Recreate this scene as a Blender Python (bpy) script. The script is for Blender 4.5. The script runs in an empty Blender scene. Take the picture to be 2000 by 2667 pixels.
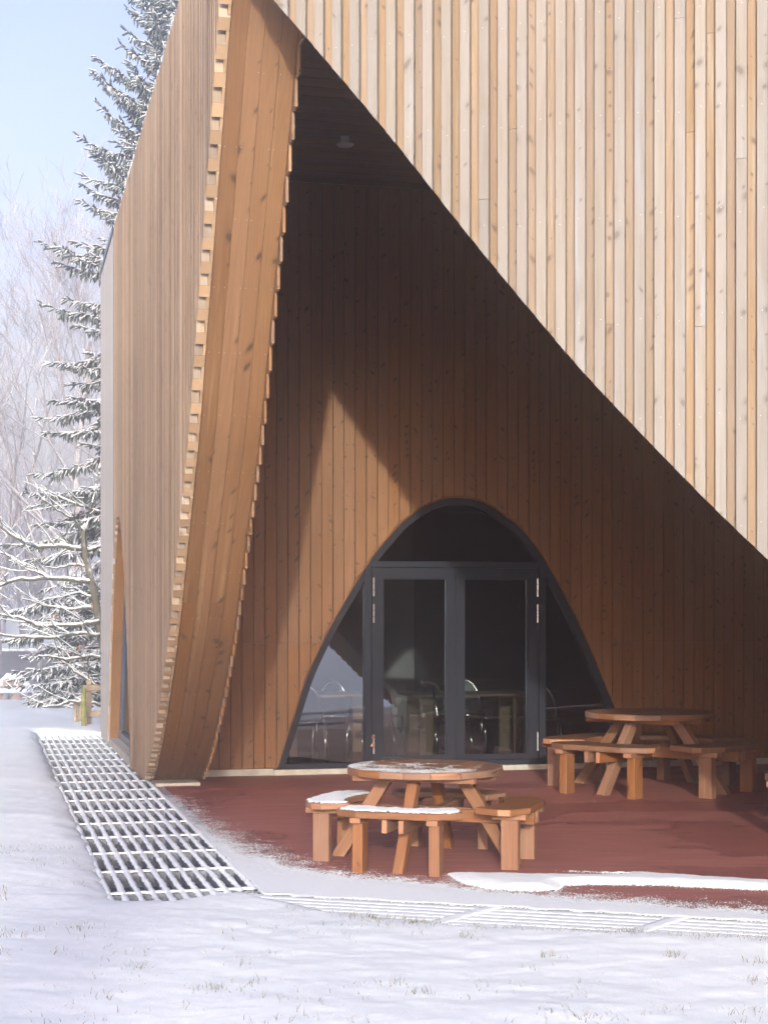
import bpy, math, random
import numpy as np
from mathutils import Vector, Matrix

random.seed(7)
RNG = np.random.default_rng(11)
scene = bpy.context.scene
COL = scene.collection
R = math.radians

# ------------------------------------------------------------------ camera
cam_d = bpy.data.cameras.new('camera')
cam = bpy.data.objects.new('camera', cam_d)
COL.objects.link(cam)
cam.location = (0, 0, 1.65)
cam.rotation_euler = (R(90), 0, 0)
cam_d.sensor_fit = 'HORIZONTAL'
cam_d.sensor_width = 36
cam_d.lens = 36 * 4300 / 2000
cam_d.shift_y = 273.5 / 2000
cam_d.clip_start = 0.1
cam_d.clip_end = 1500
scene.camera = cam

# ------------------------------------------------------------------ light
SUN_EL, SUN_AZ = 12.8, 0.3       # low winter sun straight behind the camera
world = bpy.data.worlds.new('World')
scene.world = world
world.use_nodes = True
wn = world.node_tree
bg = wn.nodes['Background']
sky = wn.nodes.new('ShaderNodeTexSky')
sky.sky_type = 'NISHITA'
sky.sun_disc = False
sky.sun_elevation = R(SUN_EL)
sky.sun_rotation = R(180 + SUN_AZ)
sky.air_density = 1.3
sky.dust_density = 2.5
sky.ozone_density = 2.0
tint = wn.nodes.new('ShaderNodeMix'); tint.data_type = 'RGBA'; tint.blend_type = 'MULTIPLY'
tint.inputs[0].default_value = 1.0; tint.inputs[7].default_value = (1.12, 0.855, 0.96, 1)     # milky, slightly violet winter sky
wn.links.new(sky.outputs[0], tint.inputs[6]); wn.links.new(tint.outputs[2], bg.inputs[0])
bg.inputs[1].default_value = 0.122
sun_d = bpy.data.lights.new('sun', 'SUN')
sun_d.energy = 3.1
sun_d.angle = R(0.8)
sun_d.color = (1.0, 0.985, 0.89)
sun = bpy.data.objects.new('sun', sun_d)
COL.objects.link(sun)
ld = Vector((math.sin(R(SUN_AZ)) * math.cos(R(SUN_EL)), math.cos(R(SUN_AZ)) * math.cos(R(SUN_EL)), -math.sin(R(SUN_EL))))
sun.rotation_euler = ld.to_track_quat('-Z', 'Y').to_euler()
sun.location = (-3, -20, 12)

vs = scene.view_settings
vs.view_transform = 'Standard'
vs.look = 'None'
vs.exposure = 1.57
vs.gamma = 1
vs.use_curve_mapping = False
cy = scene.cycles
cy.use_denoising = True
cy.max_bounces = 8
cy.diffuse_bounces = 4
cy.glossy_bounces = 3
cy.transmission_bounces = 4
cy.transparent_max_bounces = 12
cy.volume_bounces = 1
cy.sample_clamp_indirect = 6
cy.caustics_reflective = False
cy.caustics_refractive = False

# ------------------------------------------------------------------ noise
def _hash(ix, iy, seed):
    h = (ix.astype(np.int64) * 374761393 + iy.astype(np.int64) * 668265263 + seed * 1442695041) & 0xFFFFFFFF
    h = ((h ^ (h >> 13)) * 1274126177) & 0xFFFFFFFF
    h = h ^ (h >> 16)
    return (h & 0xFFFF) / 65535.0

def vnoise(x, y, seed=0):
    ix = np.floor(x); iy = np.floor(y)
    fx = x - ix; fy = y - iy
    fx = fx * fx * (3 - 2 * fx); fy = fy * fy * (3 - 2 * fy)
    a = _hash(ix, iy, seed); b = _hash(ix + 1, iy, seed)
    c = _hash(ix, iy + 1, seed); d = _hash(ix + 1, iy + 1, seed)
    return (a * (1 - fx) + b * fx) * (1 - fy) + (c * (1 - fx) + d * fx) * fy - 0.5

def fbm(x, y, seed=0, oct=4, gain=0.5):
    x = np.asarray(x, float); y = np.asarray(y, float)
    s = np.zeros(np.broadcast(x, y).shape); a = 1.0; f = 1.0
    for i in range(oct):
        s = s + a * vnoise(x * f + i * 17.3, y * f + i * 9.1, seed + i)
        a *= gain; f *= 2.03
    return s

def at(x, y, Y):
    """a sketch point (photo pixels) stood at the distance Y, in metres"""
    return Vector(((x - 1000) / 4300 * Y, Y, 1.65 - (y - 1607) / 4300 * Y))

# ------------------------------------------------------------------ materials
def mat(name):
    m = bpy.data.materials.new(name)
    m.use_nodes = True
    nt = m.node_tree
    b = nt.nodes['Principled BSDF']
    return m, nt, b

def nd(nt, t, **kw):
    n = nt.nodes.new(t)
    for k, v in kw.items():
        if k in n.inputs:
            n.inputs[k].default_value = v
        else:
            setattr(n, k, v)
    return n

def lk(nt, a, b): nt.links.new(a, b)

def math_n(nt, op, a, b=None, clamp=False):
    n = nt.nodes.new('ShaderNodeMath'); n.operation = op; n.use_clamp = clamp
    for i, v in enumerate((a, b)):
        if v is None: continue
        if isinstance(v, (int, float)): n.inputs[i].default_value = v
        else: nt.links.new(v, n.inputs[i])
    return n.outputs[0]

def mixc(nt, fac, a, b, blend='MIX'):
    n = nt.nodes.new('ShaderNodeMix'); n.data_type = 'RGBA'; n.blend_type = blend
    for i, v in ((0, fac), (6, a), (7, b)):
        if isinstance(v, (int, float)): n.inputs[i].default_value = v
        elif isinstance(v, tuple): n.inputs[i].default_value = (*v, 1) if len(v) == 3 else v
        else: nt.links.new(v, n.inputs[i])
    return n.outputs[2]

def ramp(nt, fac, stops):
    n = nt.nodes.new('ShaderNodeValToRGB')
    e = n.color_ramp.elements
    e[0].position, e[1].position = stops[0][0], stops[-1][0]
    e[0].color = (*stops[0][1], 1); e[1].color = (*stops[-1][1], 1)
    for p, c in stops[1:-1]:
        x = e.new(p); x.color = (*c, 1)
    nt.links.new(fac, n.inputs[0])
    return n.outputs[0]

def fall(nt, v, lo, hi):
    """1 below lo, 0 above hi"""
    n = nt.nodes.new('ShaderNodeMapRange'); n.interpolation_type = 'SMOOTHSTEP'
    n.inputs[1].default_value = lo; n.inputs[2].default_value = hi
    n.inputs[3].default_value = 1; n.inputs[4].default_value = 0
    nt.links.new(v, n.inputs[0])
    return n.outputs[0]

def wood(name, light, dark, knot, knot_rate=0.3, var=0.14, rough=0.6, grey=None, grey_amt=0.0, knot_scale=(15, 9), grain_c=1.0, stain=None, knot_c=0.8, sat_var=0.35):
    """sawn softwood; UV = (across, along) in metres, every object reads another part of the trunk"""
    m, nt, b = mat(name)
    uv = nd(nt, 'ShaderNodeUVMap')
    oi = nd(nt, 'ShaderNodeObjectInfo')
    off = math_n(nt, 'MULTIPLY', oi.outputs['Random'], 83.0)
    cx = nd(nt, 'ShaderNodeCombineXYZ'); lk(nt, off, cx.inputs[0]); lk(nt, off, cx.inputs[1])
    add = nd(nt, 'ShaderNodeVectorMath', operation='ADD')
    lk(nt, uv.outputs[0], add.inputs[0]); lk(nt, cx.outputs[0], add.inputs[1])
    P = add.outputs[0]
    def scaled(sx, sy, src=P):
        mp = nd(nt, 'ShaderNodeMapping'); mp.inputs['Scale'].default_value = (sx, sy, 1)
        lk(nt, src, mp.inputs[0]); return mp.outputs[0]
    # knots
    vo = nd(nt, 'ShaderNodeTexVoronoi'); vo.inputs['Randomness'].default_value = 0.9
    wob = nd(nt, 'ShaderNodeTexNoise'); wob.inputs['Scale'].default_value = 1.0; wob.inputs['Detail'].default_value = 1
    lk(nt, scaled(20, 20), wob.inputs[0])
    wm = nd(nt, 'ShaderNodeVectorMath', operation='SCALE'); wm.inputs['Scale'].default_value = 0.012
    lk(nt, wob.outputs['Color'], wm.inputs[0])
    pw = nd(nt, 'ShaderNodeVectorMath', operation='ADD'); lk(nt, P, pw.inputs[0]); lk(nt, wm.outputs[0], pw.inputs[1])
    sx_ = nd(nt, 'ShaderNodeSeparateXYZ'); lk(nt, pw.outputs[0], sx_.inputs[0])
    sgn = math_n(nt, 'MULTIPLY', math_n(nt, 'SUBTRACT', math_n(nt, 'FRACT', math_n(nt, 'MULTIPLY', oi.outputs['Random'], 29.3)), 0.5), 2.4)
    cs_ = nd(nt, 'ShaderNodeCombineXYZ'); lk(nt, sx_.outputs[0], cs_.inputs[0])
    lk(nt, math_n(nt, 'ADD', sx_.outputs[1], math_n(nt, 'MULTIPLY', sx_.outputs[0], sgn)), cs_.inputs[1])
    lk(nt, scaled(knot_scale[0], knot_scale[1], cs_.outputs[0]), vo.inputs['Vector']); vo.inputs['Scale'].default_value = 1.0
    vo.voronoi_dimensions = '2D'
    sep = nd(nt, 'ShaderNodeSeparateColor'); lk(nt, vo.outputs['Color'], sep.inputs[0])
    present = math_n(nt, 'LESS_THAN', sep.outputs[0], knot_rate)
    size = math_n(nt, 'ADD', math_n(nt, 'MULTIPLY', math_n(nt, 'POWER', sep.outputs[1], 2.0), 0.17), 0.045)
    rel = math_n(nt, 'DIVIDE', vo.outputs['Distance'], size)
    kmask = math_n(nt, 'MULTIPLY', fall(nt, rel, 0.55, 1.35), present)
    kring = math_n(nt, 'MULTIPLY', fall(nt, rel, 0.9, 2.6), present)
    # grain pushed aside round the knots
    pk = math_n(nt, 'MULTIPLY', kring, 0.03)
    cpk = nd(nt, 'ShaderNodeCombineXYZ'); lk(nt, pk, cpk.inputs[0])
    pa = nd(nt, 'ShaderNodeVectorMath', operation='ADD'); lk(nt, P, pa.inputs[0]); lk(nt, cpk.outputs[0], pa.inputs[1])
    G = pa.outputs[0]
    n1 = nd(nt, 'ShaderNodeTexNoise'); n1.inputs['Scale'].default_value = 1; n1.inputs['Detail'].default_value = 2
    lk(nt, scaled(260, 5, G), n1.inputs[0])
    n2 = nd(nt, 'ShaderNodeTexNoise'); n2.inputs['Scale'].default_value = 1; n2.inputs['Detail'].default_value = 1
    lk(nt, scaled(9, 0.45, G), n2.inputs[0])
    rings = math_n(nt, 'SINE', math_n(nt, 'MULTIPLY', n2.outputs[0], 75.0))
    rings = math_n(nt, 'ADD', math_n(nt, 'MULTIPLY', rings, 0.5), 0.5)
    n3 = nd(nt, 'ShaderNodeTexNoise'); n3.inputs['Scale'].default_value = 1; n3.inputs['Detail'].default_value = 3
    lk(nt, scaled(5, 0.9), n3.inputs[0])
    g = math_n(nt, 'ADD', math_n(nt, 'MULTIPLY', n1.outputs[0], 0.55 * grain_c), math_n(nt, 'MULTIPLY', rings, 0.32 * grain_c))
    g = math_n(nt, 'ADD', g, math_n(nt, 'MULTIPLY', n3.outputs[0], 0.5))
    n1b = nd(nt, 'ShaderNodeTexNoise'); n1b.inputs['Scale'].default_value = 1; n1b.inputs['Detail'].default_value = 2
    lk(nt, scaled(75, 1.3, G), n1b.inputs[0])
    g = math_n(nt, 'ADD', g, math_n(nt, 'MULTIPLY', math_n(nt, 'SUBTRACT', n1b.outputs[0], 0.5), 0.9 * grain_c))
    g = math_n(nt, 'SUBTRACT', g, 0.2 * grain_c, True)
    c = mixc(nt, g, light, dark)
    if grey:
        n4 = nd(nt, 'ShaderNodeTexNoise'); n4.inputs['Scale'].default_value = 1; n4.inputs['Detail'].default_value = 4
        lk(nt, scaled(22, 1.6), n4.inputs[0])
        ga = math_n(nt, 'MULTIPLY', fall(nt, n4.outputs[0], 0.62, 0.38), grey_amt)
        c = mixc(nt, ga, c, grey)
    if stain:
        n5 = nd(nt, 'ShaderNodeTexNoise'); n5.inputs['Scale'].default_value = 1; n5.inputs['Detail'].default_value = 3
        lk(nt, scaled(14, 0.35), n5.inputs[0])
        c = mixc(nt, math_n(nt, 'MULTIPLY', fall(nt, n5.outputs[0], 0.40, 0.30), 0.6), c, stain)
    c = mixc(nt, math_n(nt, 'MULTIPLY', kring, 0.28), c, knot)
    c = mixc(nt, math_n(nt, 'MULTIPLY', kmask, knot_c), c, knot)
    hsv = nd(nt, 'ShaderNodeHueSaturation')
    rv = math_n(nt, 'ADD', math_n(nt, 'MULTIPLY', math_n(nt, 'FRACT', math_n(nt, 'MULTIPLY', oi.outputs['Random'], 13.7)), 2 * var), 1 - var)
    rs = math_n(nt, 'ADD', math_n(nt, 'MULTIPLY', math_n(nt, 'FRACT', math_n(nt, 'MULTIPLY', oi.outputs['Random'], 5.3)), sat_var), 1 - sat_var / 2)
    lk(nt, rv, hsv.inputs['Value']); lk(nt, rs, hsv.inputs['Saturation']); lk(nt, c, hsv.inputs['Color'])
    lk(nt, hsv.outputs[0], b.inputs['Base Color'])
    b.inputs['Roughness'].default_value = rough
    b.inputs['Specular IOR Level'].default_value = 0.3
    bp = nd(nt, 'ShaderNodeBump'); bp.inputs['Strength'].default_value = 0.25; bp.inputs['Distance'].default_value = 0.002
    lk(nt, g, bp.inputs['Height']); lk(nt, bp.outputs[0], b.inputs['Normal'])
    return m

def end_grain(name, light, dark):
    m, nt, b = mat(name)
    uv = nd(nt, 'ShaderNodeUVMap'); oi = nd(nt, 'ShaderNodeObjectInfo')
    o = nd(nt, 'ShaderNodeCombineXYZ')
    lk(nt, math_n(nt, 'SUBTRACT', math_n(nt, 'MULTIPLY', oi.outputs['Random'], 0.08), 0.02), o.inputs[0])
    lk(nt, math_n(nt, 'SUBTRACT', math_n(nt, 'MULTIPLY', math_n(nt, 'FRACT', math_n(nt, 'MULTIPLY', oi.outputs['Random'], 7.1)), 0.06), 0.07), o.inputs[1])
    s = nd(nt, 'ShaderNodeVectorMath', operation='SUBTRACT'); lk(nt, uv.outputs[0], s.inputs[0]); lk(nt, o.outputs[0], s.inputs[1])
    ln = nd(nt, 'ShaderNodeVectorMath', operation='LENGTH'); lk(nt, s.outputs[0], ln.inputs[0])
    r = math_n(nt, 'SINE', math_n(nt, 'MULTIPLY', ln.outputs['Value'], 1100.0))
    r = math_n(nt, 'ADD', math_n(nt, 'MULTIPLY', r, 0.5), 0.5)
    n = nd(nt, 'ShaderNodeTexNoise'); n.inputs['Scale'].default_value = 30; lk(nt, s.outputs[0], n.inputs[0])
    f = math_n(nt, 'ADD', math_n(nt, 'MULTIPLY', r, 0.55), math_n(nt, 'MULTIPLY', n.outputs[0], 0.4))
    c = mixc(nt, f, light, dark)
    hsv = nd(nt, 'ShaderNodeHueSaturation'); lk(nt, c, hsv.inputs['Color'])
    lk(nt, math_n(nt, 'ADD', math_n(nt, 'MULTIPLY', oi.outputs['Random'], 0.4), 0.8), hsv.inputs['Value'])
    lk(nt, hsv.outputs[0], b.inputs['Base Color']); b.inputs['Roughness'].default_value = 0.75
    return m

def plain(name, col, rough=0.5, metal=0.0, noise=0.0, nscale=6.0, bump=0.0):
    m, nt, b = mat(name)
    b.inputs['Roughness'].default_value = rough
    b.inputs['Metallic'].default_value = metal
    b.inputs['Base Color'].default_value = (*col, 1)
    if noise or bump:
        tc = nd(nt, 'ShaderNodeTexCoord')
        n = nd(nt, 'ShaderNodeTexNoise'); n.inputs['Scale'].default_value = nscale; n.inputs['Detail'].default_value = 5
        lk(nt, tc.outputs['Object'], n.inputs[0])
        if noise:
            lk(nt, ramp(nt, n.outputs[0], [(0.3, tuple(c * (1 - noise) for c in col)), (0.7, tuple(min(1, c * (1 + noise)) for c in col))]), b.inputs['Base Color'])
        if bump:
            bp = nd(nt, 'ShaderNodeBump'); bp.inputs['Strength'].default_value = bump; bp.inputs['Distance'].default_value = 0.01
            lk(nt, n.outputs[0], bp.inputs['Height']); lk(nt, bp.outputs[0], b.inputs['Normal'])
    return m

def snow_mat(name, col=(0.868, 0.945, 0.945), grain=0.35, scale=90):
    m, nt, b = mat(name)
    tc = nd(nt, 'ShaderNodeTexCoord')
    n = nd(nt, 'ShaderNodeTexNoise'); n.inputs['Scale'].default_value = scale; n.inputs['Detail'].default_value = 6; n.inputs['Roughness'].default_value = 0.7
    lk(nt, tc.outputs['Object'], n.inputs[0])
    n2 = nd(nt, 'ShaderNodeTexNoise'); n2.inputs['Scale'].default_value = 3; n2.inputs['Detail'].default_value = 3
    lk(nt, tc.outputs['Object'], n2.inputs[0])
    c = mixc(nt, n2.outputs[0], tuple(x * 0.97 for x in col), col)
    lk(nt, c, b.inputs['Base Color'])
    b.inputs['Roughness'].default_value = 0.65
    b.inputs['Specular IOR Level'].default_value = 0.25
    bp = nd(nt, 'ShaderNodeBump'); bp.inputs['Strength'].default_value = grain; bp.inputs['Distance'].default_value = 0.006
    lk(nt, n.outputs[0], bp.inputs['Height']); lk(nt, bp.outputs[0], b.inputs['Normal'])
    return m

def snowy(name, col, snow_lo, snow_hi, var=0.3, rough=0.8, snowc=(0.84, 0.87, 0.91), nscale=14.0):
    """bark or needles with snow lying on whatever faces up"""
    m, nt, b = mat(name)
    ge = nd(nt, 'ShaderNodeNewGeometry')
    sp = nd(nt, 'ShaderNodeSeparateXYZ'); lk(nt, ge.outputs['Normal'], sp.inputs[0])
    tc = nd(nt, 'ShaderNodeTexCoord')
    n = nd(nt, 'ShaderNodeTexNoise'); n.inputs['Scale'].default_value = nscale; n.inputs['Detail'].default_value = 3
    lk(nt, tc.outputs['Object'], n.inputs[0])
    v = math_n(nt, 'ADD', sp.outputs[2], math_n(nt, 'MULTIPLY', math_n(nt, 'SUBTRACT', n.outputs[0], 0.5), 1.3))
    f = math_n(nt, 'SUBTRACT', 1.0, fall(nt, v, snow_lo, snow_hi))
    c0 = mixc(nt, n.outputs[0], tuple(x * (1 - var) for x in col), tuple(x * (1 + var) for x in col))
    lk(nt, mixc(nt, f, c0, snowc), b.inputs['Base Color'])
    b.inputs['Roughness'].default_value = rough
    b.inputs['Specular IOR Level'].default_value = 0.2
    return m

M = {}
M['pale'] = wood('bleached_larch', (0.245, 0.252, 0.25), (0.155, 0.15, 0.138), (0.085, 0.07, 0.06), 0.30, 0.09, 0.7, grey=(0.238, 0.248, 0.258), grey_amt=0.65, knot_scale=(9, 9), knot_c=.7, grain_c=1.4, stain=(0.215, 0.18, 0.135))
M['honey'] = wood('honey_larch', (0.278, 0.236, 0.172), (0.19, 0.143, 0.093), (0.09, 0.055, 0.032), 0.32, 0.14, 0.6, grey=(0.25, 0.228, 0.2), grey_amt=0.45, knot_scale=(12, 11), knot_c=.8, grain_c=1.4, stain=(0.2, 0.125, 0.065))
M['brown'] = wood('brown_larch', (0.245, 0.14, 0.07), (0.155, 0.082, 0.038), (0.03, 0.025, 0.026), 0.2, 0.36, 0.7, grey=(0.29, 0.22, 0.17), grey_amt=0.35, knot_scale=(14, 5))
M['sidepale'] = wood('bleached_batten_side', (0.325, 0.275, 0.205), (0.225, 0.175, 0.118), (0.14, 0.09, 0.055), 0.2, 0.34, 0.7, knot_scale=(12, 8))
M['grey'] = wood('silvered_larch', (0.37, 0.36, 0.345), (0.30, 0.285, 0.265), (0.26, 0.22, 0.2), 0.12, 0.07, 0.75)
M['reveal'] = wood('reveal_larch', (0.305, 0.20, 0.104), (0.185, 0.108, 0.05), (0.06, 0.032, 0.018), 0.34, 0.13, 0.55, knot_scale=(7, 7), stain=(0.15, 0.07, 0.03), grain_c=1.3, knot_c=.9)
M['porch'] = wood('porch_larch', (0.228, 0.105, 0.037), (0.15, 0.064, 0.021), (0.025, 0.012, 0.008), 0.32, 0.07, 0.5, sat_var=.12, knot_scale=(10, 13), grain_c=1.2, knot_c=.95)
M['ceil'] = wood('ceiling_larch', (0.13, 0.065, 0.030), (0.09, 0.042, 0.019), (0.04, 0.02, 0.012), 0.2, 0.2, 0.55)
M['table'] = wood('table_larch', (0.43, 0.215, 0.095), (0.25, 0.11, 0.045), (0.08, 0.03, 0.017), 0.2, 0.18, 0.55, knot_scale=(7, 7), grain_c=1.6, grey=(0.34, 0.22, 0.14), grey_amt=.4, stain=(0.14, 0.058, 0.027))
M['table_end'] = end_grain('table_end_grain', (0.40, 0.20, 0.10), (0.21, 0.085, 0.04))
M['end'] = end_grain('larch_end_grain', (0.42, 0.30, 0.18), (0.24, 0.15, 0.075))
M['frame'] = plain('anthracite_frame', (0.013, 0.0155, 0.022), 0.55, 0, 0.12, 3)
M['frame'].node_tree.nodes['Principled BSDF'].inputs['Specular IOR Level'].default_value = 0.15
M['bluegrey'] = plain('blue_grey_frame', (0.07, 0.085, 0.12), 0.4)
M['steel'] = plain('hinge_steel', (0.62, 0.60, 0.57), 0.3, 0.9)
M['galv'] = plain('galvanised_steel', (0.20, 0.225, 0.26), 0.5, 0.3, 0.3, 25)
M['concrete'] = plain('concrete', (0.42, 0.40, 0.34), 0.85, 0, 0.22, 9, 0.3)
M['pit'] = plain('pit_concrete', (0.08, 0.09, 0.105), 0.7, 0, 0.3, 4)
M['kerb'] = plain('kerb_concrete', (0.26, 0.26, 0.27), 0.8, 0, 0.25, 12)
M['snow'] = snow_mat('snow')
M['snowc'] = snow_mat('grate_snow', grain=0.6, scale=130)
M['room'] = plain('room_dark', (0.045, 0.04, 0.036), 0.7, 0, 0.2, 2)
M['roomfloor'] = plain('room_floor', (0.035, 0.03, 0.028), 0.25)
M['black'] = plain('chair_shell', (0.02, 0.02, 0.022), 0.35)
M['chrome'] = plain('chair_chrome', (0.70, 0.68, 0.62), 0.2, 1.0)
M['ply'] = wood('birch_ply', (0.30, 0.21, 0.12), (0.24, 0.16, 0.09), (0.2, 0.12, 0.07), 0.03, 0.1, 0.4)
M['lamp'] = plain('lamp_glass', (0.55, 0.55, 0.6), 0.35)
M['cap'] = plain('zinc_cap', (0.16, 0.18, 0.22), 0.4, 0.5)
M['needle'] = snowy('spruce_needles', (0.085, 0.105, 0.09), 0.0, 0.9, 0.4, nscale=9)
M['bark'] = snowy('bare_bark', (0.17, 0.15, 0.13), -0.1, 0.6, 0.25)
M['moss'] = snowy('mossy_bark', (0.10, 0.095, 0.07), 0.2, 0.8, 0.3)
M['frosty'] = snowy('frosted_bark', (0.27, 0.245, 0.235), -0.2, 0.9, 0.15)
M['farwood'] = snowy('far_wood', (0.20, 0.175, 0.175), 0.0, 1.2, 0.2)
M['fence'] = plain('fence_wood', (0.30, 0.24, 0.16), 0.8, 0, 0.25, 12)
M['mosspost'] = plain('mossy_post', (0.20, 0.21, 0.06), 0.9, 0, 0.35, 18)
M['shed'] = plain('shed_wall', (0.06, 0.06, 0.07), 0.8, 0, 0.2, 3)
M['log'] = plain('cut_logs', (0.33, 0.20, 0.10), 0.8, 0, 0.3, 8)
M['box'] = plain('box_wood', (0.16, 0.09, 0.08), 0.8, 0, 0.2, 5)
M['benchm'] = plain('garden_table_wood', (0.10, 0.11, 0.13), 0.7)
M['leaf'] = plain('dry_leaf', (0.30, 0.13, 0.06), 0.7)
M['nail'] = plain('nail_heads', (0.45, 0.44, 0.42), 0.35, 0.7)
M['blade'] = plain('grass_blades', (0.12, 0.115, 0.06), 0.7, 0, 0.5, 30)

# glass: thin insulating pane, clear with a mirror sheen
m, nt, b = mat('glass')
nt.nodes.remove(b)
out = nt.nodes['Material Output']
tr = nd(nt, 'ShaderNodeBsdfTransparent'); tr.inputs[0].default_value = (0.80, 0.84, 0.84, 1)
gl = nd(nt, 'ShaderNodeBsdfGlossy'); gl.inputs['Roughness'].default_value = 0.004; gl.inputs[0].default_value = (0.74, 0.85, 1.0, 1)  # blue of snow in shade is put into the reflection's tint
fr = nd(nt, 'ShaderNodeFresnel'); fr.inputs[0].default_value = 2.7
mx = nd(nt, 'ShaderNodeMixShader')
tcg = nd(nt, 'ShaderNodeTexCoord'); ng = nd(nt, 'ShaderNodeTexNoise'); ng.inputs['Scale'].default_value = 1.3; ng.inputs['Detail'].default_value = 0
lk(nt, tcg.outputs['Object'], ng.inputs[0])
bpg = nd(nt, 'ShaderNodeBump'); bpg.inputs['Strength'].default_value = 0.02; bpg.inputs['Distance'].default_value = 0.05
lk(nt, ng.outputs[0], bpg.inputs['Height']); lk(nt, bpg.outputs[0], gl.inputs['Normal'])
lk(nt, fr.outputs[0], mx.inputs[0]); lk(nt, tr.outputs[0], mx.inputs[1]); lk(nt, gl.outputs[0], mx.inputs[2])
lk(nt, mx.outputs[0], out.inputs['Surface'])
M['glass'] = m

# red rubber floor, damp in places
m, nt, b = mat('red_floor')
tc = nd(nt, 'ShaderNodeTexCoord')
def tnoise(sx, sy, det=4, seedz=0.0):
    mp = nd(nt, 'ShaderNodeMapping'); mp.inputs['Scale'].default_value = (sx, sy, 1); mp.inputs['Location'].default_value = (seedz, seedz * 2, 0)
    lk(nt, tc.outputs['Object'], mp.inputs[0])
    n = nd(nt, 'ShaderNodeTexNoise'); n.inputs['Scale'].default_value = 1; n.inputs['Detail'].default_value = det
    lk(nt, mp.outputs[0], n.inputs[0]); return n.outputs[0]
big = tnoise(0.45, 0.8, 3, 3.1); fine = tnoise(160, 160, 3); streak = tnoise(2.0, 14, 4, 8.3); specks = tnoise(9, 40, 6, 5.5)
wet = fall(nt, big, 0.535, 0.525)
rim = math_n(nt, 'MULTIPLY', fall(nt, big, 0.53, 0.54), fall(nt, big, 0.53, 0.52))
c = ramp(nt, streak, [(0.3, (0.265, 0.088, 0.068)), (0.7, (0.385, 0.142, 0.110))])
c = mixc(nt, math_n(nt, 'MULTIPLY', fine, 0.35), c, (0.20, 0.055, 0.045))
c = mixc(nt, math_n(nt, 'MULTIPLY', wet, 0.32), c, (0.16, 0.04, 0.033))
c = mixc(nt, math_n(nt, 'MULTIPLY', rim, 0.45), c, (0.09, 0.025, 0.022))
c = mixc(nt, math_n(nt, 'MULTIPLY', fall(nt, specks, 0.74, 0.66), 0.45), c, (0.45, 0.34, 0.32))
lk(nt, c, b.inputs['Base Color'])
lk(nt, math_n(nt, 'SUBTRACT', 0.75, math_n(nt, 'MULTIPLY', wet, 0.28)), b.inputs['Roughness'])
b.inputs['Specular IOR Level'].default_value = 0.3
bp = nd(nt, 'ShaderNodeBump'); bp.inputs['Strength'].default_value = 0.2; bp.inputs['Distance'].default_value = 0.004
lk(nt, fine, bp.inputs['Height']); lk(nt, bp.outputs[0], b.inputs['Normal'])
M['red'] = m

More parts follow.
